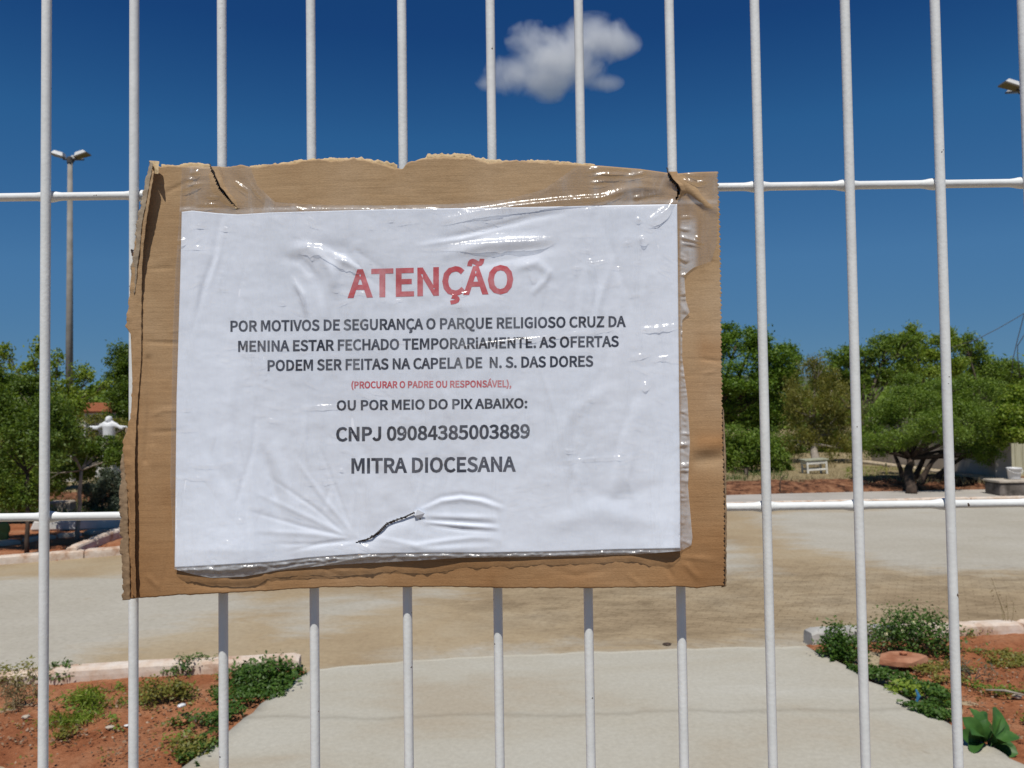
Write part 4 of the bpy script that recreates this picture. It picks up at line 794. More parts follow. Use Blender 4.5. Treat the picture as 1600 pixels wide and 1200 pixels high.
def soil_bed(name, poly, z0, amp, seed, m=M_SOIL, res=.05, sc_=.5):
    P = np.array(poly)[:, :2]; x0_, y0_ = P.min(0); x1_, y1_ = P.max(0)
    xs = np.arange(x0_, x1_+res, res); ys = np.arange(y0_, y1_+res, res); X, Y = np.meshgrid(xs, ys)
    sd_ = poly_sd(X, Y, P); Z = z0 + amp*(fbm(X/sc_, Y/sc_, seed, 5)-.5)*2*np.clip(-sd_/.25, 0, 1) + .026*(fbm(X/.09, Y/.09, seed+3, 4)-.5)
    Z = np.where(sd_ > 0, z0-.03, Z)
    f = gridfaces(*X.shape)[:, ::-1]; cx = X.ravel()[f].mean(1); cy_ = Y.ravel()[f].mean(1); f = f[poly_sd(cx, cy_, P) < .04]
    return struct(mesh(name, np.stack([X, Y, Z], -1).reshape(-1, 3), f, m, smooth=True))
KL = [G(x, y) for x, y in [(-900,1118),(-300,1092),(0,1073),(100,1067),(200,1060),(300,1055),(400,1050),(470,1046)]]
KR = [G(x, y) for x, y in [(1262,1008),(1330,1003),(1400,1000),(1500,996),(1600,991),(1750,985),(2300,970)]]
soil_bed('soil_bed', [p[:2] for p in KL] + [a + np.array([.02, 0]) for a in Lw] + [np.array([-9, .25])], .02, .05, 81, res=.035)
soil_bed('soil_bed', [p[:2] for p in KR] + [np.array([9, .25])] + [a - np.array([.02, 0]) for a in Rw[::-1]], .02, .05, 83, res=.035)

def kerb(P, wdt, h, m, seg, seed, gap=.008, tilt=.01):
    rr_ = random.Random(seed); P = np.array(P)[:, :2]; d = np.r_[0, np.cumsum(np.hypot(*np.diff(P, axis=0).T))]; b = MB(); s = 0
    while s < d[-1]-.05:
        e = min(s+seg*rr_.uniform(.8, 1.2), d[-1]); a = np.array([np.interp(s, d, P[:,0]), np.interp(s, d, P[:,1])]); c = np.array([np.interp(e, d, P[:,0]), np.interp(e, d, P[:,1])])
        v = c-a; L = np.hypot(*v)-gap; mid = (a+c)/2; hh = h*rr_.uniform(.9, 1.08)
        ang = math.atan2(v[1], v[0])+rr_.uniform(-.015, .015); nn = max(6, int(L/.035)); sd0 = seed*31+int(s*10)
        pr = np.array([(-.5, -.03), (-.5, hh*.55), (-.47, hh*.85), (-.38, hh), (-.12, hh*1.015), (.15, hh*1.01), (.38, hh), (.47, hh*.85), (.5, hh*.55), (.5, -.03)]); m_ = len(pr)
        tt_ = np.linspace(-L/2, L/2, nn); LX = np.repeat(tt_[:, None], m_, 1); LY = np.repeat(pr[None, :, 0]*wdt, nn, 0); LZ = np.repeat(pr[None, :, 1], nn, 0)
        k_ = fbm(LX/.06+s*7, LY/.06+LZ/.05, sd0, 3)-.5; en = np.clip(1-(L/2-np.abs(LX))/.03, 0, 1)
        LZ = LZ - np.clip(k_-.08, 0, 1)*.07*(LZ > hh*.7) - .5*np.clip(k_, -.1, .3)*.02 - en*.012*(LZ > .02); LY = LY*(1-np.clip(k_, 0, 1)*.25*(LZ > hh*.5)) ; LX = LX*(1-.0*en)
        ca, sa = math.cos(ang), math.sin(ang); oy = mid[1]+rr_.uniform(-tilt, tilt)
        VV = np.stack([mid[0]+LX*ca-LY*sa, oy+LX*sa+LY*ca, LZ], -1).reshape(-1, 3)
        b.add(VV, [tuple(int(w_) for w_ in f_) for f_ in gridfaces(nn, m_)[:, ::-1]]+[tuple(range(m_-1, -1, -1)), tuple(range((nn-1)*m_, nn*m_))]); s = e
    return b
struct(kerb(KL, .10, .085, M_KERB, .8, 1).build('kerb', M_KERB))
struct(kerb(KR[2:], .10, .085, M_KERB, .7, 2).build('kerb', M_KERB))
struct(kerb(KR[:3], .11, .095, M_KERBGREY, .9, 3).build('kerb', M_KERBGREY))
# far edge on the right: low kerb, walk, cut red bank, rough dry ground
FK = [G(x, y) for x, y in [(300,803),(700,796),(1000,792),(1140,791),(1280,787),(1400,784),(1600,780),(1900,776),(2500,768)]]
struct(kerb(FK, .10, .05, M_KERB, .9, 4, tilt=.02).build('kerb', M_KERB))
wa = [np.array(p)[:2]+np.array([0, .08]) for p in FK]; wb_ = [np.array(p)[:2]+np.array([0, 1.15]) for p in FK]
b = MB(); nW = len(wa)
b.add([(*p, .025) for p in wa]+[(*p, .025) for p in wb_], [(i, i+1, nW+i+1, nW+i) for i in range(nW-1)]); struct(b.build('walkway', M_WALK))
xs = np.linspace(-9, 22, 420); ys = np.r_[np.linspace(0, 1.4, 40), np.linspace(1.5, 8, 70), np.linspace(8.5, 45, 40)]
X, S_ = np.meshgrid(xs, ys); fk = np.array([p[:2] for p in wb_]); Y = np.interp(X, fk[:,0], fk[:,1])+S_-.02
edge = .35+.5*fbm(X/.9, X*0, 91); Z = .02+.13*np.clip((S_-.05)/edge, 0, 1)**.7 + .13*(fbm(X/.5, S_/.22, 93, 5)-.5)*np.clip(S_/.3, 0, 1) + .10*(fbm(X/3, S_/3, 95)-.5)*np.clip(S_/2, 0, 1)
m, n, l, b_ = mat('red_bank_and_dry_grass')
ta = n.new('ShaderNodeAttribute'); ta.attribute_name = 'grassy'; t0 = noise_node(n, l, 4, 8, .7); t1 = noise_node(n, l, 7, 7, .7)
s = n.new('ShaderNodeMath'); s.operation = 'ADD'; l.new(ta.outputs['Fac'], s.inputs[0]); l.new(t0.outputs[0], s.inputs[1])
mr = n.new('ShaderNodeMapRange'); mr.inputs['From Min'].default_value = .85; mr.inputs['From Max'].default_value = 1.1; l.new(s.outputs[0], mr.inputs['Value'])
red = ramp(n, [(.40, (.05, .024, .015)), (.52, (.19, .085, .045)), (.7, (.33, .18, .10))]); l.new(t1.outputs[0], red.inputs[0])  # darkest stop paints shadow streaks into the bank's red
dry = ramp(n, [(.3, (.17, .125, .065)), (.5, (.27, .215, .12)), (.7, (.34, .27, .16))]); l.new(t1.outputs[0], dry.inputs[0])
l.new(mixc(n, l, mr.outputs[0], red.outputs[0], dry.outputs[0]), b_.inputs['Base Color']); b_.inputs['Roughness'].default_value = .95; b_.inputs['Specular IOR Level'].default_value = .1
bump(n, l, b_, t1.outputs[0], .9, .05)
bank = struct(mesh('terrain', np.stack([X, Y, Z], -1).reshape(-1, 3), gridfaces(*X.shape)[:, ::-1], m, smooth=True)); set_attr(bank, 'grassy', np.clip((S_-.55)/.9, 0, 1))
# left far bed: kerb, red soil, row of stones
BK = [G(x, y) for x, y in [(-700,918),(-300,899),(0,881),(100,874),(190,865),(300,857)]]
bp = [p[:2] for p in BK] + [G(290,812)[:2]] + [np.array([-4.2, 10.6]), np.array([-14, 11.0])]
soil_bed('soil_bed', bp, .02, .03, 101, res=.09, sc_=.8)
struct(kerb(BK, .12, .08, M_KERB, .9, 6).build('kerb', M_KERB))
struct(kerb([G(x, y, .03) for x, y in [(112,868),(150,852),(192,836),(240,818)]], .12, .13, M_KERB, .55, 7, tilt=.02).build('kerb', M_KERB))
b = kerb([G(x, y, .03) for x, y in [(-60,858),(20,848),(75,841),(120,837),(165,830),(192,833)]], .16, .07, M_STONE, .34, 8, gap=.05, tilt=.04); struct(b.build('kerb', M_STONE))
struct(soil_bed('terrain', [np.array([-30, 10.4]), np.array([-1.0, 11.9]), np.array([-1.0, 45]), np.array([-30, 45])], .04, .03, 105, M_EARTH, res=.4, sc_=3))

# hills far off
xs = np.linspace(-2200, 2400, 160); hz = 26 + 34*fbm(xs/420, xs*0, 111); v = []; 
for d_, hm in ((900, 0), (1050, .75), (1250, 1.0), (1700, .3), (2300, 0)): v.append(np.stack([xs, np.full(xs.shape, float(d_)), np.where(hm == 0, -.3, hz*hm*(1+.25*(fbm(xs/60, xs*0+d_, 113)-.5)))], 1))
struct(mesh('hills', np.concatenate(v), gridfaces(5, 160)[:, ::-1], M_HILL, smooth=True))

# ------------------------------------------------------------------ leaves and trees
def leaf_quads(C, size, rg, up=.5, asp=.45, droop=0.0):
    n = len(C); nr = rg.normal(size=(n, 3)); nr /= np.linalg.norm(nr, axis=1)[:, None]; nr[:, 2] = np.abs(nr[:, 2]) + up; nr /= np.linalg.norm(nr, axis=1)[:, None]
    d = rg.normal(size=(n, 3)); d[:, 2] -= droop; d -= (d*nr).sum(1)[:, None]*nr; d /= np.linalg.norm(d, axis=1)[:, None] + 1e-9
    sd_ = np.cross(nr, d); L = size*rg.uniform(.6, 1.35, n)[:, None]
    v = np.stack([C-d*L*.5, C+sd_*L*asp*.5-d*L*.05, C+d*L*.5-nr*L*.08, C-sd_*L*asp*.5-d*L*.05], 1)
    return v.reshape(-1, 3), np.arange(n*4).reshape(-1, 4)
def tree(name, label, cat, base, Yd, blobs, n_leaf, leaf, lm, bm_, trunk_r, seed, clump=.20, K=22, up=.5, asp=.45, droop=0.0, fork=None, group=None, twigs=3, trunk_px=None, hollow=.5, flat=.75, stems=()):
    """base: foot in world; blobs: (px, py, rx, ry, depth offset) as seen from the gate; real metres follow from Yd"""
    rg = np.random.default_rng(seed); base = np.asarray(base, float); n_leaf = int(n_leaf*2.4); leaf = leaf*1.0; up = up*.35
    t = thing(name, base, label, cat, group)
    cs = []; wts = []; bmesh_ = MB()
    fk = base + np.array([0, 0, .5]) if fork is None else at(fork[0], fork[1], Yd)
    n_ = 7; q = np.linspace(0, 1, n_)[:, None]
    if trunk_px is not None: tp = np.array([base]+[at(x, y, Yd) for x, y in trunk_px]+[fk])
    else: tp = base*(1-q)+fk*q + np.concatenate([rg.normal(0, trunk_r*.35, (n_, 2)), np.zeros((n_, 1))], 1)*np.sin(np.pi*q)
    bmesh_.tube(tp, np.linspace(trunk_r*1.25, trunk_r*.8, len(tp)), 8)
    for st in stems:
        sp = np.array([at(x, y, Yd+dz) for x, y, dz in st]); bmesh_.tube(sp, np.linspace(trunk_r*.95, trunk_r*.35, len(sp)), 8)
    for (px, py, rx, ry, dy) in blobs:
        c = at(px, py, Yd+dy); sx = rx*Yd/F; sz_ = ry*Yd/F; r3 = np.array([sx, (sx+sz_)*.5*flat, sz_])
        mid = (fk+c)/2 + rg.normal(0, .12*sx, 3); mid[2] = fk[2]*.45+c[2]*.55
        q = np.linspace(0, 1, 6)[:, None]; bp_ = (1-q)**2*fk + 2*q*(1-q)*mid + q*q*c
        bmesh_.tube(bp_, np.linspace(trunk_r*.55, trunk_r*.2, 6), 6)
        dr = rg.normal(size=(K, 3)); dr /= np.linalg.norm(dr, axis=1)[:, None]; rad = hollow+(1-hollow)*rg.uniform(0, 1, K)**.6
        kc = c + dr*rad[:, None]*r3*.9
        for j in range(min(K, twigs)):
            a0 = bp_[4]; e = kc[j]; mm = (a0+e)/2 + rg.normal(0, .08*sx, 3); bmesh_.tube(np.array([a0, mm, e]), [trunk_r*.2, trunk_r*.13, trunk_r*.05], 5)
        for j in range(K): cs.append((kc[j], r3*clump*rg.uniform(.6, 1.35))); wts.append(rx*ry)
    wts = np.array(wts, float)*rg.uniform(.4, 1.5, len(wts)); cnt = np.maximum(1, (wts/wts.sum()*n_leaf)).astype(int)
    C = np.concatenate([c + rg.normal(size=(k_, 3))*s_ for (c, s_), k_ in zip(cs, cnt)])
    C = C[C[:, 2] > base[2]+.03]
    v, f = leaf_quads(C, leaf, rg, up, asp, droop)
    bmesh_.build('trunk', bm_, t, smooth=True)
    mesh('crown', v, f, lm, t)
    return t
L_FICUS = leafmat('bright_green_leaves', (0.085, 0.165, 0.022), (0.135, 0.235, 0.027), (0.20, 0.30, 0.043), trans=.42)
L_DARK = leafmat('dark_green_leaves', (0.066, 0.116, 0.018), (0.109, 0.178, 0.024), (0.175, 0.246, 0.037), trans=.42)
L_MID = leafmat('mid_green_leaves', (0.109, 0.185, 0.027), (0.168, 0.260, 0.037), (0.234, 0.315, 0.049), trans=.42)
L_OLIVE = leafmat('olive_leaves', (0.139, 0.150, 0.032), (0.220, 0.218, 0.044), (0.293, 0.267, 0.061), trans=.4)
L_YEL = leafmat('yellow_green_leaves', (0.146, 0.239, 0.027), (0.227, 0.321, 0.037), (0.307, 0.368, 0.061), trans=.42)
L_GREY = leafmat('grey_green_leaves', (.06, .085, .055), (.10, .13, .085), (.15, .18, .12), trans=.2)
L_DRY = leafmat('dry_straw', (.20, .155, .075), (.30, .24, .125), (.38, .31, .18), trans=.2)
L_WEED = leafmat('weed_leaves', (.035, .09, .012), (.065, .13, .018), (.10, .18, .03), trans=.3)

def foot(px, py, z=.1): return G(px, py, z)
def base_at(px, Yd, z=.08): p = at(px, 700, Yd); return np.array([p[0], Yd, z])
# right of the sign
tree('broadleaf_tree', 'tall bright green dense tree at the right edge of the cardboard notice', 'tree', base_at(1120, 24), 24,
     [(1085,560,52,40,0),(1150,540,55,26,-.5),(1120,520,50,18,0),(1180,528,24,16,-.3),(1205,565,42,26,-.5),(1228,560,26,20,0),(1150,590,60,24,-.8),(1218,600,34,28,0),(1165,640,62,34,0),(1100,640,60,40,.5),(1205,650,40,30,.4),(1232,585,24,16,0)],
     26000, .085, L_FICUS, M_DARKBARK, .16, 201, K=20, clump=.2, fork=(1125,660), up=.9, asp=.5)
tree('leafy_bush', 'light green bush at the foot of the tall dense tree right of the notice', 'bush', foot(1165, 752), 15.4,
     [(1150,690,36,28,0),(1180,700,38,30,-.2),(1205,715,28,24,0),(1150,722,34,22,-.2),(1222,722,20,20,.1),(1120,710,34,32,.3)],
     11000, .055, L_MID, M_BARK, .025, 203, K=16, fork=(1166,728), up=.7)
tree('olive_tree', 'sparse olive green tree with pale trunk standing behind the white stool', 'tree', foot(1274, 730), 17.5,
     [(1265,640,40,34,0),(1300,610,36,34,0),(1250,690,30,26,0),(1300,670,34,32,.3),(1320,640,28,36,.4),(1275,580,26,22,.2),(1245,620,24,28,.3),(1312,700,24,24,0)],
     8500, .075, L_OLIVE, M_PALEBARK, .085, 205, K=16, clump=.24, fork=(1272,694), asp=.22, droop=1.2, up=.1, twigs=5)
tree('spreading_tree', 'spreading green tree with dark many-stemmed trunk in front of the grey wall', 'tree', foot(1424, 771, .03), 13.3,
     [(1380,650,36,24,0),(1430,625,48,28,-.3),(1480,610,44,24,0),(1530,620,42,28,0),(1392,684,44,18,-.5),(1455,670,50,26,-.9),(1510,660,46,32,-.5),(1360,680,24,20,0),(1545,665,28,30,0),(1504,698,36,18,.2),(1548,712,26,16,.1),(1368,702,26,14,-.1),(1402,704,22,8,.2),(1535,706,26,18,-.2),(1420,600,30,16,.4)],
     34000, .034, L_MID, M_DARKBARK, .07, 207, K=24, clump=.2, fork=(1422,716), up=.8, twigs=6,
     stems=[[(1415,772,0),(1413,752,0),(1406,730,0),(1396,706,.1)],[(1434,771,-.1),(1440,748,-.1),(1456,722,0),(1490,690,.1)],[(1424,772,.1),(1430,745,.1),(1444,715,.2),(1452,680,.3)],[(1440,772,.1),(1452,756,.1),(1480,730,.1),(1520,705,.2)]])
for i, (bx, lab) in enumerate([(1218,'dark undergrowth bush left of the white stool, under the tall dense tree'),(1252,'dark undergrowth bush directly behind the white stool'),(1312,'dark undergrowth bush right of the white stool'),(1352,'dark undergrowth bush beside the far corner of the grey wall')]):
    tree('undergrowth_bush', lab, 'bush', base_at(bx, 20.5+.4*i), 20.5+.4*i, [(bx-14,704,24,22,0),(bx+14,700,24,26,0),(bx,690,22,24,.3)], 2600, .07, L_DARK if i % 2 == 0 else L_MID, M_BARK, .03, 261+i, K=14, fork=(bx,716), group='undergrowth bushes behind the white stool')
back = [('tall sparse tree with open branching crown, left of those above the spreading tree', 1345, [(1300,578,30,18,0),(1322,556,30,18,0),(1288,600,24,16,.2),(1312,600,28,18,.4),(1350,560,34,22,0),(1385,545,34,22,0),(1415,540,28,20,0),(1365,590,34,18,.3),(1340,600,26,20,0),(1400,580,30,20,0)]),
        ('tall sparse tree rising to the highest top above the spreading tree', 1450, [(1425,525,26,18,0),(1455,545,32,20,0),(1480,530,24,18,0),(1440,575,36,20,0),(1485,570,26,20,0),(1420,550,24,18,.4)]),
        ('tall sparse tree behind the spreading tree near the overhead cables', 1540, [(1510,540,26,20,0),(1500,580,30,18,0),(1535,560,28,18,.2),(1560,575,28,18,0),(1590,580,30,20,0),(1540,600,36,18,0),(1610,600,30,22,0)]) ]
for i, (lab, bx, bl) in enumerate(back):
    tree('open_crown_tree', lab, 'tree', base_at(bx, 27+i), 27+i, bl, (8200 if i == 0 else 5600), .12, L_MID if i != 1 else L_YEL, M_BARK, .12, 211+i, K=15, clump=.2, fork=(bx, 655), up=.2, asp=.34, droop=.5, twigs=8, hollow=.35, group='open crowned trees behind the spreading tree')
tree('garden_tree', 'yellow green tree overhanging the white bucket at the right edge', 'tree', base_at(1640, 12.6, .05), 12.6,
     [(1590,650,30,30,0),(1608,680,28,20,-.2),(1584,684,16,10,0),(1600,620,34,24,.2),(1562,690,14,12,.2),(1630,640,40,40,0)],
     6500, .06, L_YEL, M_BARK, .06, 217, K=14, clump=.22, fork=(1636,690), up=.4)
# left of the sign
tree('small_tree', 'dark leafy small tree with thin dark trunk at the left edge', 'tree', foot(42, 866, .03), 8.3,
     [(10,680,52,46,0),(62,655,46,42,0),(-50,650,70,60,.2),(20,620,46,34,.2),(70,700,34,34,-.2),(-10,740,50,34,0),(30,775,36,22,0),(100,670,34,36,.3),(50,600,36,18,.3),(-20,590,40,24,.3)],
     19000, .034, L_DARK, M_DARKBARK, .02, 221, K=22, clump=.21, fork=(43,740), up=.6)
sp = [(12,552,16,14,0),(60,536,10,12,0),(52,560,14,18,0),(92,560,12,12,0),(118,580,16,14,0),(140,590,14,12,0),(-14,560,16,18,0),(30,580,18,14,0),(78,580,16,16,0),(110,604,20,14,0),(138,612,16,10,0),(165,600,10,8,0)]
tree('wispy_tree', 'thin wispy tree whose light sprigs rise above the dark leafy small tree', 'tree', base_at(70, 10.2, .03), 10.2, sp+[(90,640,44,30,0),(60,690,40,40,0),(106,655,24,24,0)], 4200, .045, L_YEL, M_BARK, .02, 223, K=9, clump=.3, fork=(80,680), up=.2, twigs=6)
tree('young_tree', 'young tree with pale forked branches growing in front of the white statue', 'tree', foot(121, 843, .03), 9.1,
     [(108,700,30,24,0),(138,702,22,18,.2),(166,714,34,16,.3),(172,697,22,11,.4),(169,688,20,7,.4),(176,704,22,12,.4),(92,668,24,22,.2),(180,716,16,12,0),(128,735,20,20,.4),(85,740,24,24,.4)],
     6000, .036, L_DARK, M_PALEBARK, .022, 225, K=14, clump=.24, fork=(127,735), up=.4, twigs=5)
tree('hedge_bush', 'yellow green bush between the left wire and the lamp post base', 'bush', base_at(90, 13.5, .06), 13.5, [(85,680,40,34,0),(108,664,24,22,.3),(60,720,34,34,0),(110,710,34,34,.3),(150,690,30,30,4.2),(185,700,24,30,4.2),(160,655,36,12,4.2),(196,668,20,18,4.2),(150,740,40,24,4.4),(30,700,50,40,1)], 11000, .05, L_OLIVE, M_BARK, .03, 227, K=18, fork=(92,730))
tree('hedge_bush', 'yellowish green low bush behind the thin dark trunk at the left edge', 'bush', base_at(30, 10.5, .04), 10.5, [(10,765,40,30,0),(50,770,34,26,0),(84,752,24,28,.2),(-30,760,40,34,0),(30,735,40,24,.3)], 7000, .045, L_YEL, M_BARK, .02, 228, K=18, fork=(30,790))
tree('grey_shrub', 'grey green feathery shrub at the left edge of the notice, below the statue', 'shrub', foot(160, 803, .03), 11.2, [(150,770,22,26,0),(172,760,22,30,.1),(160,790,28,14,0),(186,780,18,24,.2)], 6500, .05, L_GREY, M_BARK, .02, 229, K=16, asp=.2, up=.1, fork=(160,785))
tree('conifer_tree', 'rounded dark green tree behind the statue, half hidden by the notice', 'tree', base_at(225, 24), 24, [(215,560,36,26,0),(192,566,28,28,0),(184,604,20,30,0),(225,600,46,34,0),(200,620,36,30,-.3),(235,650,54,30,0),(185,650,30,22,-.3)], 12000, .085, L_DARK, M_DARKBARK, .14, 231, K=24, clump=.18, fork=(226,690), up=.8)
# hidden behind the notice from the gate, seen when one steps aside
for i, (bx, Yd, bl) in enumerate([(420, 26, [(380,620,60,40,0),(430,580,60,40,0),(480,630,60,44,0),(420,670,70,34,0)]), (660, 22, [(620,640,60,36,0),(670,600,64,40,0),(730,640,60,40,0)]), (900, 27, [(850,620,60,40,0),(910,570,60,44,0),(960,630,56,44,0),(900,670,70,34,0)])]):
    tree('background_tree', ['green tree hidden behind the left half of the notice', 'green tree hidden behind the middle of the notice', 'green tree hidden behind the right half of the notice'][i], 'tree', base_at(bx, Yd), Yd, bl, 5000, .13, [L_DARK, L_OLIVE, L_FICUS][i], M_BARK, .14, 241+i, K=18, fork=(bx, 680))
# closed woodland farther off: one mass
rg = np.random.default_rng(251); cs = []
for _ in range(1500):
    px = rg.uniform(-700, 2300); Yd = rg.uniform(38, 62); top = 606+16*math.sin(px/90.)+rg.uniform(-10, 10); py = rg.uniform(top, 668)
    cs.append(at(px, py, Yd))
C = np.concatenate([c + rg.normal(size=(70, 3))*np.array([.9, .8, .55]) for c in cs]); v, f = leaf_quads(C, .42, rg, .5, .5)
stuff(mesh('far_woodland', v, f, L_MID))
tag(bpy.data.objects['far_woodland'], 'low green woodland closing the view behind the trees', 'woodland')

# dry grass on the rough ground
def blades(name, poly, n_, h, wd, m, seed, z=.1, lean=.35, label=None, cat='grass'):
    rg = np.random.default_rng(seed); P = np.array([p[:2] for p in poly]); lo, hi = P.min(0), P.max(0); q = rg.uniform(lo, hi, (n_*3, 2)); q = q[poly_sd(q[:,0], q[:,1], P) < 0][:n_]
    q = q[fbm(q[:,0]/.8, q[:,1]/.8, seed) > .38]
    n2 = len(q); a = rg.uniform(0, 6.28, n2); hh = h*rg.uniform(.4, 1.3, n2); B0 = np.c_[q, np.full(n2, z)]
    s_ = np.c_[np.cos(a), np.sin(a), a*0]*wd; t_ = np.c_[rg.normal(0, lean, (n2, 2))*hh[:, None], hh]
    v = np.stack([B0-s_, B0+s_, B0+t_*.6+s_*.6, B0+t_], 1).reshape(-1, 3)
    o = stuff(mesh(name, v, np.arange(n2*4).reshape(-1, 4), m)); return tag(o, label, cat)
tz = [G(1040,757,.1), G(1560,757,.1), G(1560,722,.1), G(1040,722,.1)]
blades('dry_grass', tz, 9000, .12, .006, L_DRY, 301, .11, label='dry straw coloured grass around the white stool')
blades('dry_grass', [G(1320,752,.1), G(1500,752,.1), G(1500,735,.1), G(1320,735,.1)], 3500, .10, .006, L_YEL, 302, .11, label='short green grass along the foot of the grey wall')
blades('dry_grass', [G(1130,760,.06), G(1230,758,.06), G(1230,742,.1), G(1130,742,.1)], 1800, .11, .007, L_WEED, 303, .1, label='green grass under the light green bush')

blades('dry_grass', [G(-150,812,.05), G(215,812,.05), G(215,765,.05), G(-150,765,.05)], 6000, .13, .008, L_WEED, 304, .04, label='green grass behind the far left bed')
# ------------------------------------------------------------------ weeds in the near beds
def weed(name, label, px, py, rx, h, n_, leaf, lm, seed, cat='weed', group=None, asp=.5, z=.03, stems=10, up=.5, droop=0., flower=None, flat=.8, K=14, clump=.24):
    rg = np.random.default_rng(seed); p = G(px, py, z); Yd = p[1]; r = rx*Yd/F; hh = h*Yd/F
    t = thing(name, p, label, cat, group); b = MB(); ks = []
    for _ in range(K):
        a = rg.uniform(0, 6.28); q = rg.uniform(.1, 1)**.6; e = p+np.array([math.cos(a)*q*r, math.sin(a)*q*r*flat, hh*(1-.65*q*q)*rg.uniform(.45, 1.05)]); ks.append(e)
        if len(ks) <= stems: b.tube(np.array([p+np.array([math.cos(a), math.sin(a), 0])*r*.1, (p+e)/2+np.array([0, 0, hh*.12]), e]), [.003, .0022, .0012], 5)
    C = np.concatenate([e + rg.normal(size=(n_//K, 3))*np.array([r, r*flat, hh*.8])*clump for e in ks]); C[:, 2] = np.maximum(C[:, 2], z+.006)
    v, f = leaf_quads(C, leaf, rg, up, asp, droop)
    b.build('stem', M_BARK if lm is not L_DRY else L_DRY, t); mesh('foliage', v, f, lm, t)
    if flower:
        for (fx, fy) in flower:
            c = at(fx, fy, Yd-r*flat*.55); fb = MB()
            for k_ in range(7):
                a = k_*6.283/7; d = np.array([math.cos(a), -.35, math.sin(a)]); s_ = np.array([-math.sin(a), 0, math.cos(a)])
                fb.add([c, c+d*.007+s_*.004, c+d*.013, c+d*.007-s_*.004], [(0, 1, 2, 3)])
            fb.lathe(c+np.array([0, -.004, -.002]), [(.0005, 0), (.004, .001), (.004, .004), (.0005, .006)], 8)
            fb.build('flower', M_PETAL, t)
    return t
M_SLAB = simple('weathered_red_slab', (.25, .095, .048), (.40, .20, .12), 11, .95, .8, .01, detail=9)
M_PEBBLE = simple('soil_pebble', (.22, .12, .07), (.38, .28, .20), 12, .9, .3, .003)
M_PETAL = simple('pale_yellow_petal', (.72, .68, .38), (.80, .76, .52), 40, .6, 0)
weed('flowering_bush', 'round green bush with small pale yellow flowers, growing over the right kerb', 1422, 1012, 58, 62, 3600, .022, L_WEED, 401, 'bush', flower=[(1427,972),(1452,975),(1470,981),(1471,999),(1450,1007),(1468,1008),(1384,990),(1442,968),(1434,1000),(1410,985),(1478,992)], K=22)
weed('leafy_weed', 'upright leafy weed beside the grey end of the right kerb', 1318, 1028, 34, 48, 1500, .026, L_WEED, 402)
weed('low_weed', 'loose brownish weed between the grey kerb end and the flowering bush', 1345, 1000, 36, 34, 420, .018, L_OLIVE, 403, K=10)
weed('leafy_weed', 'leafy weed on the path corner side of the left kerb, under the notice', 405, 1070, 54, 34, 1500, .026, L_WEED, 404, K=22)
weed('leafy_weed', 'green weed cluster at the left kerb end nearest the path', 446, 1060, 26, 20, 380, .024, L_WEED, 405)
weed('kerb_weed', 'small weed growing behind the left kerb beside the first wire', 92, 1058, 28, 20, 500, .024, L_WEED, 406)
weed('kerb_weed', 'pale weed growing behind the left kerb at the left edge of the photo', 28, 1062, 34, 26, 420, .020, L_OLIVE, 407)
weed('low_weed', 'low olive weed beside the white plastic scrap', 255, 1098, 40, 34, 1300, .020, L_OLIVE, 408, K=18)
weed('grass_tuft', 'bright grass tuft in the middle of the left bed', 150, 1102, 36, 26, 520, .04, L_YEL, 409, asp=.14, up=-.2, K=16)
weed('grass_tuft', 'yellowish grass tuft in front of the bright one in the left bed', 108, 1128, 36, 16, 420, .04, L_YEL, 410, asp=.12, up=-.2, K=16)
weed('dry_tuft', 'dry straw tuft under the left kerb at the left edge', 28, 1100, 26, 40, 260, .06, L_DRY, 411, asp=.08, up=-.3, K=12)
weed('trailing_weed', 'trailing weed over the left kerb above the white plastic scrap', 300, 1050, 36, 24, 420, .02, L_WEED, 412)
weed('trailing_weed', 'sparse trailing weed in the red soil beside the left path edge', 310, 1130, 38, 18, 420, .02, L_WEED, 413)
weed('low_weed', 'dark weed at the path edge at the bottom of the left bed', 300, 1178, 36, 24, 600, .02, L_OLIVE, 414)
weed('low_weed', 'small weed low in the left bed beside the second wire', 106, 1150, 18, 12, 160, .02, L_OLIVE, 415)
weed('leafy_weed', 'weed by the blue scrap on the right path edge', 1418, 1086, 26, 20, 420, .026, L_YEL, 416)
weed('dry_tuft', 'greyish dead stalks lying in the right bed', 1520, 1062, 26, 30, 160, .03, L_GREY, 417, asp=.15, K=8)
weed('kerb_weed', 'low weed behind the right kerb near the right edge', 1510, 988, 30, 12, 260, .018, L_OLIVE, 418)
# tall dry stalks
p = G(1575, 992, .0); t = thing('dry_stalk', p, 'tall thin dry weed stalk behind the right kerb at the right edge', 'weed'); b = MB(); rg = np.random.default_rng(5); C = []
for tx, ty in [(1549,902),(1557,925),(1572,930),(1584,940),(1565,950)]:
    e = at(tx, ty, p[1]+rg.uniform(-.05, .05)); b.tube(np.array([p+rg.normal(0, .01, 3)*[1, 1, 0], (p+e)/2+rg.normal(0, .01, 3), e]), [.002, .0016, .0008], 5)
    for k_ in range(9): C.append(e + rg.normal(0, .012, 3)*[1, 1, 1.6] - np.array([0, 0, .01*k_]))
b.build('stem', L_DRY, t); v, f = leaf_quads(np.array(C), .018, rg, .2, .4); mesh('foliage', v, f, L_DRY, t)
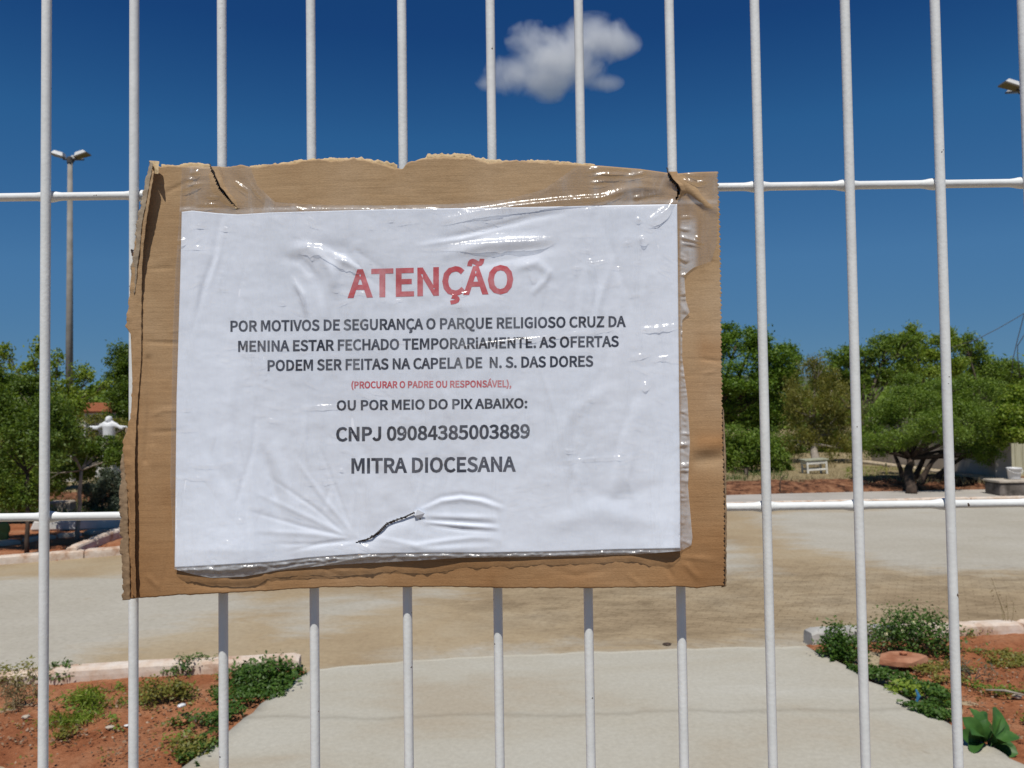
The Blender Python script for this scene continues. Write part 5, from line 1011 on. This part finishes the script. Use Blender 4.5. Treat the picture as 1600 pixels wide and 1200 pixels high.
# creeping ground cover along the path edges
def cover(label, poly, n_, leaf, lm, seed, z=.05, thick=.03, thr=.42, scl=.16):
    rg = np.random.default_rng(seed); P = np.array([G(x, y, z)[:2] for x, y in poly]); lo, hi = P.min(0), P.max(0); q = rg.uniform(lo, hi, (n_*4, 2))
    sd_ = poly_sd(q[:,0], q[:,1], P); q = q[sd_ + (fbm(q[:,0]/.12, q[:,1]/.12, seed+1)-.5)*.25 < 0]; q = q[fbm(q[:,0]/scl, q[:,1]/scl, seed) > thr][:n_]
    C = np.c_[q, z + thick*rg.uniform(0, 1, len(q))*(.4+fbm(q[:,0]/.1, q[:,1]/.1, seed+5))]; v, f = leaf_quads(C, leaf, rg, .8, .6)
    return tag(stuff(mesh('ground_cover', v, f, lm)), label, 'ground cover')
cover('dense creeping weeds along the right path edge', [(1275,1020),(1330,1015),(1345,1045),(1420,1060),(1475,1080),(1490,1130),(1470,1128),(1400,1088),(1330,1050)], 5200, .019, L_WEED, 501, thr=.36)
cover('thin brownish weeds in the right bed', [(1400,1045),(1500,1015),(1620,1020),(1620,1060),(1500,1070),(1440,1075)], 2600, .017, L_OLIVE, 502, z=.03, thr=.48)
cover('sparse weeds near the broad leafed plant', [(1420,1060),(1510,1070),(1620,1090),(1640,1130),(1500,1120)], 1100, .017, L_MID, 503, z=.03, thr=.52)
cover('dense creeping weeds along the left path edge', [(330,1060),(400,1045),(475,1050),(440,1085),(395,1115),(340,1160),(300,1200),(280,1190),(330,1130),(350,1100)], 3200, .019, L_WEED, 504, thr=.44)
cover('sparse creeping weeds in the left bed', [(60,1080),(240,1070),(340,1060),(340,1120),(260,1170),(140,1130)], 1800, .018, L_MID, 505, z=.03, thr=.5)

L_LITTER = leafmat('dead_leaf', (.09, .05, .028), (.20, .12, .065), (.33, .23, .14), trans=.1)
cover('dead leaves and dry debris scattered on the left bed', [(-60,1090),(330,1062),(320,1130),(270,1200),(-60,1200)], 650, .016, L_LITTER, 511, z=.035, thick=.012, thr=.52)
cover('dead leaves and dry debris scattered on the right bed', [(1330,1040),(1400,1008),(1640,1000),(1660,1190),(1520,1130)], 650, .016, L_LITTER, 512, z=.035, thick=.012, thr=.52)
cover('thin scrappy sprouts in the right bed', [(1420,1030),(1640,1005),(1660,1150),(1540,1110)], 700, .016, L_OLIVE, 513, z=.035, thick=.03, thr=.56, scl=.07)
cover('thin scrappy sprouts in the left bed', [(-60,1085),(320,1065),(300,1140),(200,1195),(-60,1195)], 800, .016, L_OLIVE, 514, z=.035, thick=.03, thr=.58, scl=.07)
# broad leafed plant
p = G(1540, 1166, .03); t = thing('broadleaf_plant', p, 'plant with large glossy oval leaves at the right path edge, bottom right', 'plant')
m, n, l, b_ = mat('glossy_broad_leaf'); tn = noise_node(n, l, 25, 3); r_ = ramp(n, [(.3, (.030, .085, .016)), (.7, (.055, .135, .026))]); l.new(tn.outputs[0], r_.inputs[0]); l.new(r_.outputs[0], b_.inputs['Base Color']); b_.inputs['Roughness'].default_value = .5; b_.inputs['Specular IOR Level'].default_value = .3
M_BROAD = m; Yp = p[1]
LV = [(1536,1160,1507,1122,15,-.02,.5),(1538,1158,1519,1106,14,.04,-.2),(1541,1158,1533,1108,12,.10,.6),(1546,1158,1560,1104,13,.08,-.5),(1533,1162,1503,1143,12,-.05,.9),(1545,1160,1574,1124,13,.06,-.7),
      (1548,1166,1592,1148,14,.0,.4),(1551,1170,1590,1176,15,-.07,-.4),(1546,1170,1562,1190,12,-.12,.3),(1540,1165,1519,1172,11,-.11,-.6),(1543,1162,1550,1136,12,-.08,.2),(1549,1166,1580,1163,13,-.10,.7),(1537,1161,1521,1144,13,-.09,-.3),(1540,1160,1541,1124,11,.0,.9)]
for i, (bx, by, tx, ty, wd, dy, rl) in enumerate(LV):
    A_ = at(bx, by, Yp); B_ = at(tx, ty, Yp+dy); ax = B_-A_; Ln = np.linalg.norm(ax); ax /= Ln; sv = np.cross(ax, [.2*math.sin(i*2.), -.6, .8]); sv /= np.linalg.norm(sv); nv = np.cross(sv, ax)
    sv, nv = sv*math.cos(rl)+nv*math.sin(rl), nv*math.cos(rl)-sv*math.sin(rl); W_ = wd*Yp/F
    q = np.linspace(0, 1, 11); prof = (np.sin(np.pi*np.clip(q, 0, 1)**1.7)**.62)*W_*.85+.0015; prof[-1] = .0008; VV = []
    for k_ in range(11):
        for s_ in (-1, -.5, 0, .5, 1): VV.append(A_+ax*Ln*q[k_] + sv*prof[k_]*s_ + nv*(abs(s_)*prof[k_]*.30 + .10*Ln*(math.sin(math.pi*q[k_])-.9*q[k_]**3)) + nv*.002*math.sin(9*q[k_]+i)*abs(s_))
    mesh('leaf', np.array(VV), gridfaces(11, 5), M_BROAD, t, smooth=True)
# rubble and litter
def rock(name, label, cat, px, py, sz, m, seed, z=.03, flat=.5, group=None, rot=0):
    rg = np.random.default_rng(seed); p = G(px, py, z); bm = bmesh.new(); bmesh.ops.create_icosphere(bm, subdivisions=2, radius=1)
    for v in bm.verts:
        nz_ = 1+.35*(fbm(np.array([v.co.x*1.5+seed]), np.array([v.co.y*1.5+v.co.z]), seed)[0]-.5)*2; v.co = Vector((v.co.x*sz*nz_, v.co.y*sz*.7*nz_, v.co.z*sz*flat*nz_))
    me = bpy.data.meshes.new(name); bm.to_mesh(me); bm.free(); o = link(name, me, m); o.location = V3(p+np.array([0, 0, sz*flat*.55])); o.rotation_euler = (0, 0, rot); return tag(o, label, cat, group)
sl_c = G(1408, 1032, .05); b = MB(); rg = np.random.default_rng(9)
ol = np.array([(-.125,-.01),(-.06,-.062),(.02,-.075),(.07,-.06),(.135,-.02),(.12,.02),(.05,.06),(-.03,.07),(-.09,.05)]); nO = len(ol)
tp = np.c_[ol, .022+ol[:,0]*.05+ol[:,1]*.12+rg.normal(0, .003, nO)]; bt = np.c_[ol*1.03+rg.normal(0, .004, (nO, 2)), tp[:,2]-.026]
inn = np.c_[ol*.55, .026+ol[:,0]*.03+ol[:,1]*.07+rg.normal(0, .004, nO)]
b.add(np.concatenate([bt, tp, inn]), [tuple(range(nO-1,-1,-1))]+[(i, (i+1) % nO, nO+(i+1) % nO, nO+i) for i in range(nO)]+[(nO+i, nO+(i+1) % nO, 2*nO+(i+1) % nO, 2*nO+i) for i in range(nO)]+[tuple(range(2*nO, 3*nO))])
o = b.build('brick_slab', M_SLAB); o.location = V3(sl_c); tag(o, 'broken flat red brick slab lying in front of the flowering bush', 'brick')
rock('brick_chip', 'small pinkish brick chip resting behind the flat red brick slab', 'brick', 1411, 1022, .022, M_BRICK, 601, z=.08)
rock('tile_shard', 'red tile shard lying beside the low olive weed in the left bed', 'tile', 280, 1128, .042, M_BRICK, 602, flat=.35)
rock('stone', 'pale small stone lying in the red soil by the yellowish grass tuft', 'stone', 40, 1122, .02, M_STONE, 603)
rock('stone', 'pale small stone left of the red tile shard', 'stone', 172, 1137, .022, M_STONE, 604, flat=.3)
rock('stone', 'small stone at the right edge of the right bed', 'stone', 1590, 1090, .024, M_STONE, 605)
rock('paper_scrap', 'tiny white scrap lying beside the second wire in the left bed', 'litter', 199, 1134, .016, M_LITTER, 606, flat=.25)
rock('dung_clump', 'small dark clump of dead leaves on the path edge below the notice', 'debris', 1042, 1008, .03, M_DARKBARK, 607, z=.05, flat=.3)
rock('plastic_scrap', 'crumpled white plastic scrap among the weeds of the left bed', 'litter', 284, 1104, .022, M_LITTER, 608, z=.07, flat=.45, rot=.7)
M_BLUE = simple('blue_plastic', (.03, .13, .25), (.05, .2, .36), 30, .4, 0)
q0 = G(1432, 1098, .06); b = MB(); b.tube(np.array([q0, q0+np.array([.012, 0, .03]), q0+np.array([.004, .01, .06])]), [.006, .009, .004], 6); tag(b.build('plastic_scrap', M_BLUE), 'small blue plastic scrap on the right path edge', 'litter')
b = MB(); b.tube(np.array([G(1540,1078,.05), G(1570,1079,.07), G(1600,1086,.05), G(1640,1090,.05)]), [.004, .006, .005, .003], 6); tag(b.build('dry_twig', M_PALEBARK), 'pale dry twig lying on the red soil of the right bed', 'twig')
rg = np.random.default_rng(77); bp2 = MB()
for (poly, n_) in (([(0,1100),(300,1080),(280,1195),(0,1195)], 110), ([(1440,1060),(1600,1030),(1620,1180),(1520,1130)], 90)):
    P = np.array([G(x, y, .02)[:2] for x, y in poly]); lo, hi = P.min(0), P.max(0); q = rg.uniform(lo, hi, (n_*3, 2)); q = q[poly_sd(q[:,0], q[:,1], P) < 0][:n_]
    for (x_, y_) in q:
        s_ = rg.uniform(.002, .007); bp2.box((x_, y_, .032), (s_*2, s_*1.5, s_*1.2), rg.uniform(0, 3), bev=s_*.4)
tag(stuff(bp2.build('pebbles', M_PEBBLE)), 'scattered gravel and pebbles on the red soil', 'gravel')

# ------------------------------------------------------------------ lamp posts
def lamp_post(label, px, base_py_depth, top_py, r0_, r1_, head_scale=1.0, heads=((0, 1), (180, 1), (90, .9))):
    Yd = base_py_depth; p = at(px, 700, Yd); base = np.array([p[0], Yd, 0.0]); ztop_ = at(px, top_py, Yd)[2]
    t = thing('lamp_post', base, label, 'lamp post', 'tall concrete lamp posts')
    b = MB(); b.tube([base, base+np.array([0, 0, ztop_-.35])], [r0_, r1_], 16); b.lathe(base, [(r0_*1.5, 0), (r0_*1.5, .12), (r0_, .16)], 16); b.build('pole', M_POLE, t, smooth=True)
    top = base+np.array([0, 0, ztop_-.35])
    b = MB(); b.lathe(top, [(r1_*1.3, -.12), (r1_*1.3, .06), (r1_*.6, .10), (.001, .11)], 14)
    b.build('collar', M_ARM, t)
    for ang, sc_ in heads:
        a = math.radians(ang); d = np.array([math.cos(a), math.sin(a), 0])
        b = MB(); b.tube([top, top+d*.22+np.array([0, 0, .03])], .035, 8); b.build('arm', M_ARM, t)
        # luminaire tilted upward: white trapezoid housing over a dark lens
        el = .30; ax = d*math.cos(el)+np.array([0, 0, math.sin(el)]); up_ = -d*math.sin(el)+np.array([0, 0, math.cos(el)]); sd_ = np.cross(ax, up_); o0 = top+d*.2+np.array([0, 0, .06])
        def quad(s0, s1, w0, w1, hh): return [o0+ax*s0+sd_*w0+up_*hh, o0+ax*s0-sd_*w0+up_*hh, o0+ax*s1-sd_*w1+up_*hh, o0+ax*s1+sd_*w1+up_*hh]
        hb = MB(); v = quad(0, .40*sc_, .11, .14, .03) + quad(.05, .32*sc_, .08, .09, .15)
        hb.add(v, [(0,1,5,4),(1,2,6,5),(2,3,7,6),(3,0,4,7),(4,5,6,7),(3,2,1,0)]); h = hb.build('lamp_head', M_LAMPTOP, t)
        lb = MB(); v = quad(-.02, .43*sc_, .125, .155, -.02) + quad(-.02, .43*sc_, .125, .155, .026)
        lb.add(v, [(0,1,5,4),(1,2,6,5),(2,3,7,6),(3,0,4,7),(4,5,6,7),(3,2,1,0)]); lb.build('lens', M_LAMPGLASS, h)
    return t
lamp_post('tall lamp post with three floodlights rising above the bushes left of the notice', 108, 25, 233, .125, .075)
lamp_post('lamp post at the right edge of which only one floodlight head is seen', 1621, 20, 121, .125, .075)

# overhead cables at the right edge
for i, (lab, pts, Yd, r) in enumerate([('long slack overhead cable slanting down behind the trees at the right', [(1680,440),(1600,490),(1560,513),(1525,531),(1470,548)], 24, .011),
                                    ('steep overhead cable nearest the right edge, left of the other', [(1612,470),(1600,492),(1590,530),(1583,560),(1580,590)], 23, .012), ('steep overhead cable at the right edge, right of the other', [(1616,500),(1600,524),(1590,540),(1590,556),(1594,590)], 23.4, .012)]):
    b = MB(); b.tube(np.array([at(x, y, Yd) for x, y in pts]), r, 6); tag(b.build('overhead_cable', M_ARM, smooth=True), lab, 'cable', 'overhead cables')

# ------------------------------------------------------------------ white statue with open arms
def solid(name, mbld, m, parent, voxel, loc_smooth=True):
    v = np.concatenate(mbld.v); off = np.array(wloc(parent)); me = bpy.data.meshes.new('tmp'); me.from_pydata((v-off).tolist(), [], mbld.f)
    o = bpy.data.objects.new('tmp', me); COL.objects.link(o); md = o.modifiers.new('r', 'REMESH'); md.mode = 'VOXEL'; md.voxel_size = voxel
    sm_ = o.modifiers.new('s', 'SMOOTH'); sm_.iterations = 3
    m2 = bpy.data.meshes.new_from_object(o.evaluated_get(bpy.context.evaluated_depsgraph_get())); bpy.data.objects.remove(o); m2.name = name
    m2.polygons.foreach_set('use_smooth', np.ones(len(m2.polygons), dtype=bool)); m2.materials.clear(); return link(name, m2, m, parent)
YS = 16.5; c = at(170, 700, YS); zh = at(170, 650, YS)[2]; sb = np.array([c[0], YS, 0.05])
t = thing('statue', sb, 'white statue of a robed figure with outstretched arms above the bushes left of the notice', 'statue')
H = 1.0; z0 = zh-H; k = YS/F
b = MB(); b.lathe(sb+np.array([0, 0, z0-.05]), [(.001, 0), (.16, .0), (.15, .05), (.125, .3), (.11, .5), (.115, .6), (.122, .72), (.128, .79), (.105, .84), (.055, .87), (.045, .90), (.001, .902)], 20)
hc = np.array([c[0], YS-.015, zh-.085])
V_ = []; 
b2 = MB()
b.lathe(hc+np.array([0, 0, -.095]), [(.001, -.001), (.004, 0), (.035, .008), (.056, .04), (.066, .085), (.066, .12), (.05, .158), (.02, .176), (.001, .18)], 18)
b.lathe(hc+np.array([0, .03, -.15]), [(.001, -.001), (.05, 0), (.062, .05), (.066, .11), (.066, .18), (.048, .225), (.001, .238)], 16)     # hair
b.tube([hc+np.array([0, -.062, .012]), hc+np.array([0, -.083, -.012]), hc+np.array([0, -.066, -.022])], [.008, .013, .010], 8)   # nose
b.tube([hc+np.array([-.025, -.05, -.07]), hc+np.array([0, -.066, -.09]), hc+np.array([.025, -.05, -.07])], [.015, .02, .015], 8)  # beard
for s_ in (-1, 1):
    sh = sb+np.array([s_*.10, 0, z0-.05+.805]); el_ = at(170+s_*17, 668 if s_ < 0 else 667, YS); wr_ = at(170+s_*25, 667, YS)-np.array([0, .03, 0])
    b.tube(np.array([sh*.9+np.array([*sb[:2], sh[2]])*.1, sh, el_, wr_]), [.055, .052, .036, .026], 12)
    b.tube(np.array([np.array([sb[0], sb[1], sh[2]+.085]), sb+np.array([s_*.10, 0, z0-.05+.825]), sb+np.array([s_*.19, 0, z0-.05+.80])]), [.05, .05, .035], 10)
    b.tube(np.array([el_+np.array([0, 0, -.02]), wr_+np.array([-s_*.02, 0, -.03])]), [.036, .03], 10)         # hanging sleeve
    b.tube(np.array([wr_, wr_+np.array([s_*.05, -.005, .003])]), [.022, .024], 8)
    for j in range(4): b.tube(np.array([wr_+np.array([s_*.045, -.018+.012*j, .0]), wr_+np.array([s_*(.095-.008*abs(j-1.4)), -.022+.014*j, -.006])]), [.0075, .006], 6)
    b.tube(np.array([wr_+np.array([s_*.03, -.02, .005]), wr_+np.array([s_*.055, -.045, .012])]), [.008, .006], 6)
for a in range(14):                          # folds of the robe
    an = a*6.283/14+.2; b.tube(np.array([sb+np.array([math.cos(an)*.155, math.sin(an)*.155, z0-.03]), sb+np.array([math.cos(an)*.112, math.sin(an)*.112, z0+.45])]), [.013, .009], 6)
solid('figure', b, M_STATUE, t, .0085)
MB().box(sb+np.array([0, 0, (z0-.05)/2-.02]), (.42, .42, z0-.05+.04), bev=.02, taper=.86).build('pedestal', M_PLASTER, t)

# white plastered pieces and blocks beside it
for i, (lab, px, py0, py1, wpx, Yd) in enumerate([('white plastered pillar stub half hidden by leaves, left of the statue', 112, 700, 792, 13, 15.5), ('white plastered pillar stub below the statue at the edge of the notice', 162, 722, 790, 11, 15.0)]):
    p = at(px, 700, Yd); zt = at(px, py0, Yd)[2]; o_ = np.array([p[0], Yd, .03]); t = thing('pillar_stub', o_, lab, 'pillar', 'white pillar stubs'); wd = wpx*Yd/F
    MB().box(o_+np.array([0, 0, (zt-.03)/2]), (wd, wd, zt-.03), bev=.01).build('shaft', M_PLASTER, t); MB().box(o_+np.array([0, 0, zt-.01]), (wd*1.25, wd*1.25, .05), bev=.01).build('cap', M_PLASTER, t)
def block(name, lab, cat, px, py, wpx, hpx, m, z=.04, rz=0.1, dep=.25, group=None, seed=0):
    p = G(px, py, z); Yd = p[1]; b = MB(); b.box((0, 0, hpx*Yd/F/2-.01), (wpx*Yd/F, dep, hpx*Yd/F+.02), rz, bev=.02, taper=.94); o = b.build(name, m); o.location = V3(p); return tag(o, lab, cat, group)
block('stone_block', 'pale squared stone block beside the left wire behind the far bed', 'stone', 96, 803, 36, 20, M_STONE, group='pale stone blocks in the far bed')
block('stone_block', 'small pale stone block farther back near the left wire', 'stone', 82, 776, 16, 12, M_STONE, group='pale stone blocks in the far bed')
block('low_wall', 'low white planter wall along the back of the far left bed', 'wall', 130, 824, 150, 13, M_PLASTER, dep=.18, rz=.05)
# kiosk roof glimpsed between the trees
YK = 30; p = at(150, 700, YK); zr = at(150, 629, YK)[2]; o_ = np.array([p[0], YK, .05]); t = thing('tiled_house', o_, 'small house with orange tiled roof glimpsed between the trees at left', 'house')
hw = .24; MB().box(o_+np.array([0, 0, (zr-.45)/2]), (hw*1.7, 2.2, zr-.45)).build('wall', M_PLASTER, t)
b = MB(); R0 = np.array([o_[0], YK, zr]); b.add([R0+[-hw, -1.3, -.34], R0+[0, -1.3, 0], R0+[hw, -1.3, -.34], R0+[-hw, 1.3, -.34], R0+[0, 1.3, 0], R0+[hw, 1.3, -.34], R0+[-hw, -1.3, -.41], R0+[0, -1.3, -.07], R0+[hw, -1.3, -.41], R0+[-hw, 1.3, -.41], R0+[0, 1.3, -.07], R0+[hw, 1.3, -.41]],
      [(0,1,4,3),(1,2,5,4),(6,9,10,7),(7,10,11,8),(0,6,7,1),(1,7,8,2),(3,4,10,9),(4,5,11,10),(0,3,9,6),(2,8,11,5)]); b.build('roof', M_ROOF, t)
# round-leafed cactus by the far bed
p = G(4, 846, .03); t = thing('cactus', p, 'round padded cactus at the left edge in the far bed', 'cactus'); M_CACT = simple('cactus_skin', (.05, .11, .03), (.09, .17, .05), 12, .6, .2, .004)
for dx, dz, r, a in [(0, .06, .075, .2), (.02, .15, .07, -.3), (-.05, .13, .06, .5)]:
    b = MB(); bm = bmesh.new(); bmesh.ops.create_uvsphere(bm, u_segments=14, v_segments=10, radius=1)
    vv = np.array([v.co[:] for v in bm.verts])*[r, r*.25, r*1.15]; ff_ = [[v.index for v in f.verts] for f in bm.faces]; bm.free()
    ca, sa = math.cos(a), math.sin(a); vv = vv @ np.array([[ca, 0, sa], [0, 1, 0], [-sa, 0, ca]]).T; b.add(vv+p+np.array([dx, 0, dz]), ff_); b.build('pad', M_CACT, t, smooth=True)

# ------------------------------------------------------------------ stool
YT = 14.7; pl = at(1262, 744, YT); pr = at(1292, 742.5, YT); zb = min(pl[2], pr[2]); ct = np.array([(pl[0]+pr[0])/2, YT+.12, zb]); k = YT/F
t = thing('stool', ct, 'small worn white wooden stool tilting on the dry grass', 'stool'); wd = 32*k; ht = 24*k
rot = Matrix.Rotation(-.05, 3, 'Y')
def tb(b, c_, s_): b.box(np.array((rot @ Vector(c_))[:])+ct, s_, tilt=[list(r) for r in rot], bev=.004)
b = MB(); tb(b, (0, 0, ht+.012), (wd*1.16, .34, .026)); b.build('seat', M_STOOLTOP, t)
for sx in (-1, 1):
    for sy in (-1, 1): b = MB(); tb(b, (sx*wd*.46, sy*.14, ht/2-.01), (.034, .034, ht+.02)); b.build('leg', M_STOOL, t)
for sy in (-1, 1): b = MB(); tb(b, (0, sy*.142, ht-.035), (wd*.86, .022, .06)); b.build('apron', M_STOOL, t); b = MB(); tb(b, (0, sy*.142, ht*.42), (wd*.86, .022, .034)); b.build('rail', M_STOOL, t)
for sx in (-1, 1): b = MB(); tb(b, (sx*wd*.46, 0, ht-.035), (.022, .24, .06)); b.build('apron', M_STOOL, t)

# ------------------------------------------------------------------ grey wall, gate of boards, block, bucket, stake
A_ = G(1556, 757, .06); B_ = G(1362, 728, .08); dv = B_-A_; Ls = np.hypot(dv[0], dv[1]); an = math.atan2(dv[1], dv[0]); nrm = np.array([math.sin(an), -math.cos(an), 0])
if nrm[1] < 0: nrm = -nrm
t = thing('concrete_wall', (A_+B_)/2, 'grey concrete wall behind the spreading tree, in shade, with a pale plank along its foot', 'wall'); mid = (A_+B_)/2+nrm*.15
Hs = at(1556, 672, A_[1])[2]
MB().box(mid+np.array([0, 0, Hs/2-.1]), (Ls, .3, Hs+.2), an).build('wall_face', M_WALL, t)
MB().box(mid+np.array([0, 0, Hs+.05]), (Ls+.06, .38, .10), an, bev=.01).build('coping', M_WALL, t)
MB().box((A_+B_)/2-nrm*.20+np.array([0, 0, .10]), (Ls+.1, .30, .07), an, bev=.012).build('plank', M_PLANK, t)
YG = 14.1; p0 = at(1560, 700, YG); t = thing('board_gate', (p0[0]+.5, YG, .05), 'pale yellowish board gate behind the white bucket', 'gate')
zt = at(1580, 676, YG)[2]
for i in range(7): MB().box((p0[0]+.07+.145*i, YG, .05+zt/2), (.14, .03, zt), bev=.004).build('board', M_GATEWALL, t)
for z_ in (.25, zt-.1): MB().box((p0[0]+.5, YG+.03, z_), (1.0, .03, .07), bev=.004).build('rail', M_GATEWALL, t)
pb = G(1596, 775, .02); YB = pb[1]; kx = YB/F; lx = at(1563, 760, YB)[0]; zt = at(1563, 752, YB)[2]
t = thing('concrete_block', (lx+.6, YB+.2, .02), 'concrete block, its shaded sides coloured dark, carrying the white bucket', 'block')
MB().box((lx+.6, YB+.2, zt/2-.03), (1.2, .4, zt-.02), bev=.015).build('base', M_BLOCK, t); MB().box((lx+.6, YB+.2, zt-.012), (1.24, .44, .035), bev=.008).build('cap', M_BLOCKTOP, t)
bc = at(1585, 750, YB+.2); bc[2] = zt+.0055; r = 10.0*kx; hB = at(1585, 731, YB+.2)[2]-zt
t = thing('bucket', bc, 'white plastic bucket standing on the shaded concrete block', 'bucket')
b = MB(); b.lathe(bc, [(.002, .004), (r*.8, 0), (r*.84, hB*.1), (r, hB*.86), (r*1.1, hB*.87), (r*1.1, hB*.99), (r*1.02, hB), (r*.96, hB*.97), (r*.8, hB*.08), (.002, hB*.06)], 24); b.build('body', M_BUCKET, t, smooth=True)
b = MB(); a = np.linspace(-.1, math.pi+.1, 14); b.tube(np.stack([bc[0]+np.cos(a)*r*1.12, bc[1]-.02-np.sin(a)*r*.9, bc[2]+hB*.86-np.sin(a)*hB*.30], 1), .004, 6); b.build('handle', M_BUCKET, t)
ps = G(1385, 747, .08); ks = ps[1]/F
b = MB(); b.box((0, 0, 11*ks), (.03, .03, 24*ks), bev=.004, taper=.8); o = b.build('stake', M_STAKE); o.location = V3(ps); tag(o, 'short yellow stake standing in front of the grey wall', 'stake')
b = MB(); q0 = G(1219, 770, .03); b.tube(np.array([q0, q0+[.0, 0, .16], q0+[.04, .02, .25], q0+[.12, .02, .30]]), [.011, .009, .007, .004], 6); tag(b.build('bent_twig', M_DARKBARK), 'dark bent twig rising from the red bank under the bush', 'twig')
for lab, px, h_ in (('thin dark fence stick under the light green bush', 1168, 22), ('thin dark fence stick between the white stool and the fence wire', 1332, 46)):
    q0 = G(px, 752 if px < 1200 else 748, .08); b = MB(); b.tube([[0, 0, -.05], [.01, 0, h_*q0[1]/F]], [.014, .011], 6); o = b.build('fence_stick', M_DARKBARK); o.location = V3(q0); tag(o, lab, 'stick')

# ------------------------------------------------------------------ the one cloud
DC = 2600.0; lumps = [(872,92,74,46),(925,62,62,36),(968,68,34,22),(830,62,40,26),(800,118,44,30),(765,128,22,14),(850,128,50,24),(905,110,42,28),(940,130,34,13),(858,148,30,12),(982,68,20,16)]
cc = at(885, 90, DC); kc = DC/F
b = MB()
for (px, py, rx, ry) in lumps:
    p = at(px, py, DC); bm = bmesh.new(); bmesh.ops.create_icosphere(bm, subdivisions=3, radius=1)
    vv = np.array([v.co[:] for v in bm.verts])*np.array([rx*1.12, (rx+ry)*.42, ry*1.2])*kc; ff_ = [[v.index for v in f.verts] for f in bm.faces]; bm.free(); b.add(vv+p, ff_)
v = np.concatenate(b.v)-cc; me = bpy.data.meshes.new('tmp'); me.from_pydata(v.tolist(), [], b.f); o = bpy.data.objects.new('tmp', me); COL.objects.link(o)
md = o.modifiers.new('r', 'REMESH'); md.mode = 'VOXEL'; md.voxel_size = 9.0
m2 = bpy.data.meshes.new_from_object(o.evaluated_get(bpy.context.evaluated_depsgraph_get())); bpy.data.objects.remove(o); m2.materials.clear(); m2.name = 'cloud'
m = bpy.data.materials.new('cloud_vapour'); m.use_nodes = True; n, l = m.node_tree.nodes, m.node_tree.links; n.remove(n['Principled BSDF'])
tc = n.new('ShaderNodeTexCoord'); cur = None
for (px, py, rx, ry) in lumps:
    p = at(px, py, DC)-cc; sb_ = n.new('ShaderNodeVectorMath'); sb_.operation = 'SUBTRACT'; sb_.inputs[1].default_value = tuple(p); l.new(tc.outputs['Object'], sb_.inputs[0])
    dv_ = n.new('ShaderNodeVectorMath'); dv_.operation = 'DIVIDE'; dv_.inputs[1].default_value = (rx*1.12*kc, (rx+ry)*.42*kc, ry*1.2*kc); l.new(sb_.outputs[0], dv_.inputs[0])
    ln = n.new('ShaderNodeVectorMath'); ln.operation = 'LENGTH'; l.new(dv_.outputs[0], ln.inputs[0])
    iv = n.new('ShaderNodeMath'); iv.operation = 'SUBTRACT'; iv.inputs[0].default_value = 1.0; l.new(ln.outputs['Value'], iv.inputs[1])
    if cur is None: cur = iv.outputs[0]
    else:
        mx = n.new('ShaderNodeMath'); mx.operation = 'SMOOTH_MAX'; mx.inputs[2].default_value = .15; l.new(cur, mx.inputs[0]); l.new(iv.outputs[0], mx.inputs[1]); cur = mx.outputs[0]
tn = n.new('ShaderNodeTexNoise'); tn.inputs['Scale'].default_value = .009; tn.inputs['Detail'].default_value = 8; tn.inputs['Roughness'].default_value = .66; tn.inputs['Distortion'].default_value = .6; l.new(tc.outputs['Object'], tn.inputs['Vector'])
a1 = n.new('ShaderNodeMath'); a1.operation = 'MULTIPLY_ADD'; a1.inputs[1].default_value = 2.1; a1.inputs[2].default_value = -1.06; l.new(tn.outputs[0], a1.inputs[0])
a2 = n.new('ShaderNodeMath'); a2.operation = 'ADD'; l.new(cur, a2.inputs[0]); l.new(a1.outputs[0], a2.inputs[1])
mr = n.new('ShaderNodeMapRange'); mr.inputs['From Min'].default_value = .05; mr.inputs['From Max'].default_value = .75; mr.inputs['To Max'].default_value = .015; l.new(a2.outputs[0], mr.inputs['Value'])
vs_ = n.new('ShaderNodeVolumeScatter'); vs_.inputs['Color'].default_value = (.99, .99, .99, 1); vs_.inputs['Anisotropy'].default_value = 0.0; l.new(mr.outputs[0], vs_.inputs['Density'])
l.new(vs_.outputs[0], n['Material Output'].inputs['Volume'])
o = link('cloud', m2, m); o.location = V3(cc); tag(o, 'small ragged white cloud in the deep blue sky above the notice', 'cloud')
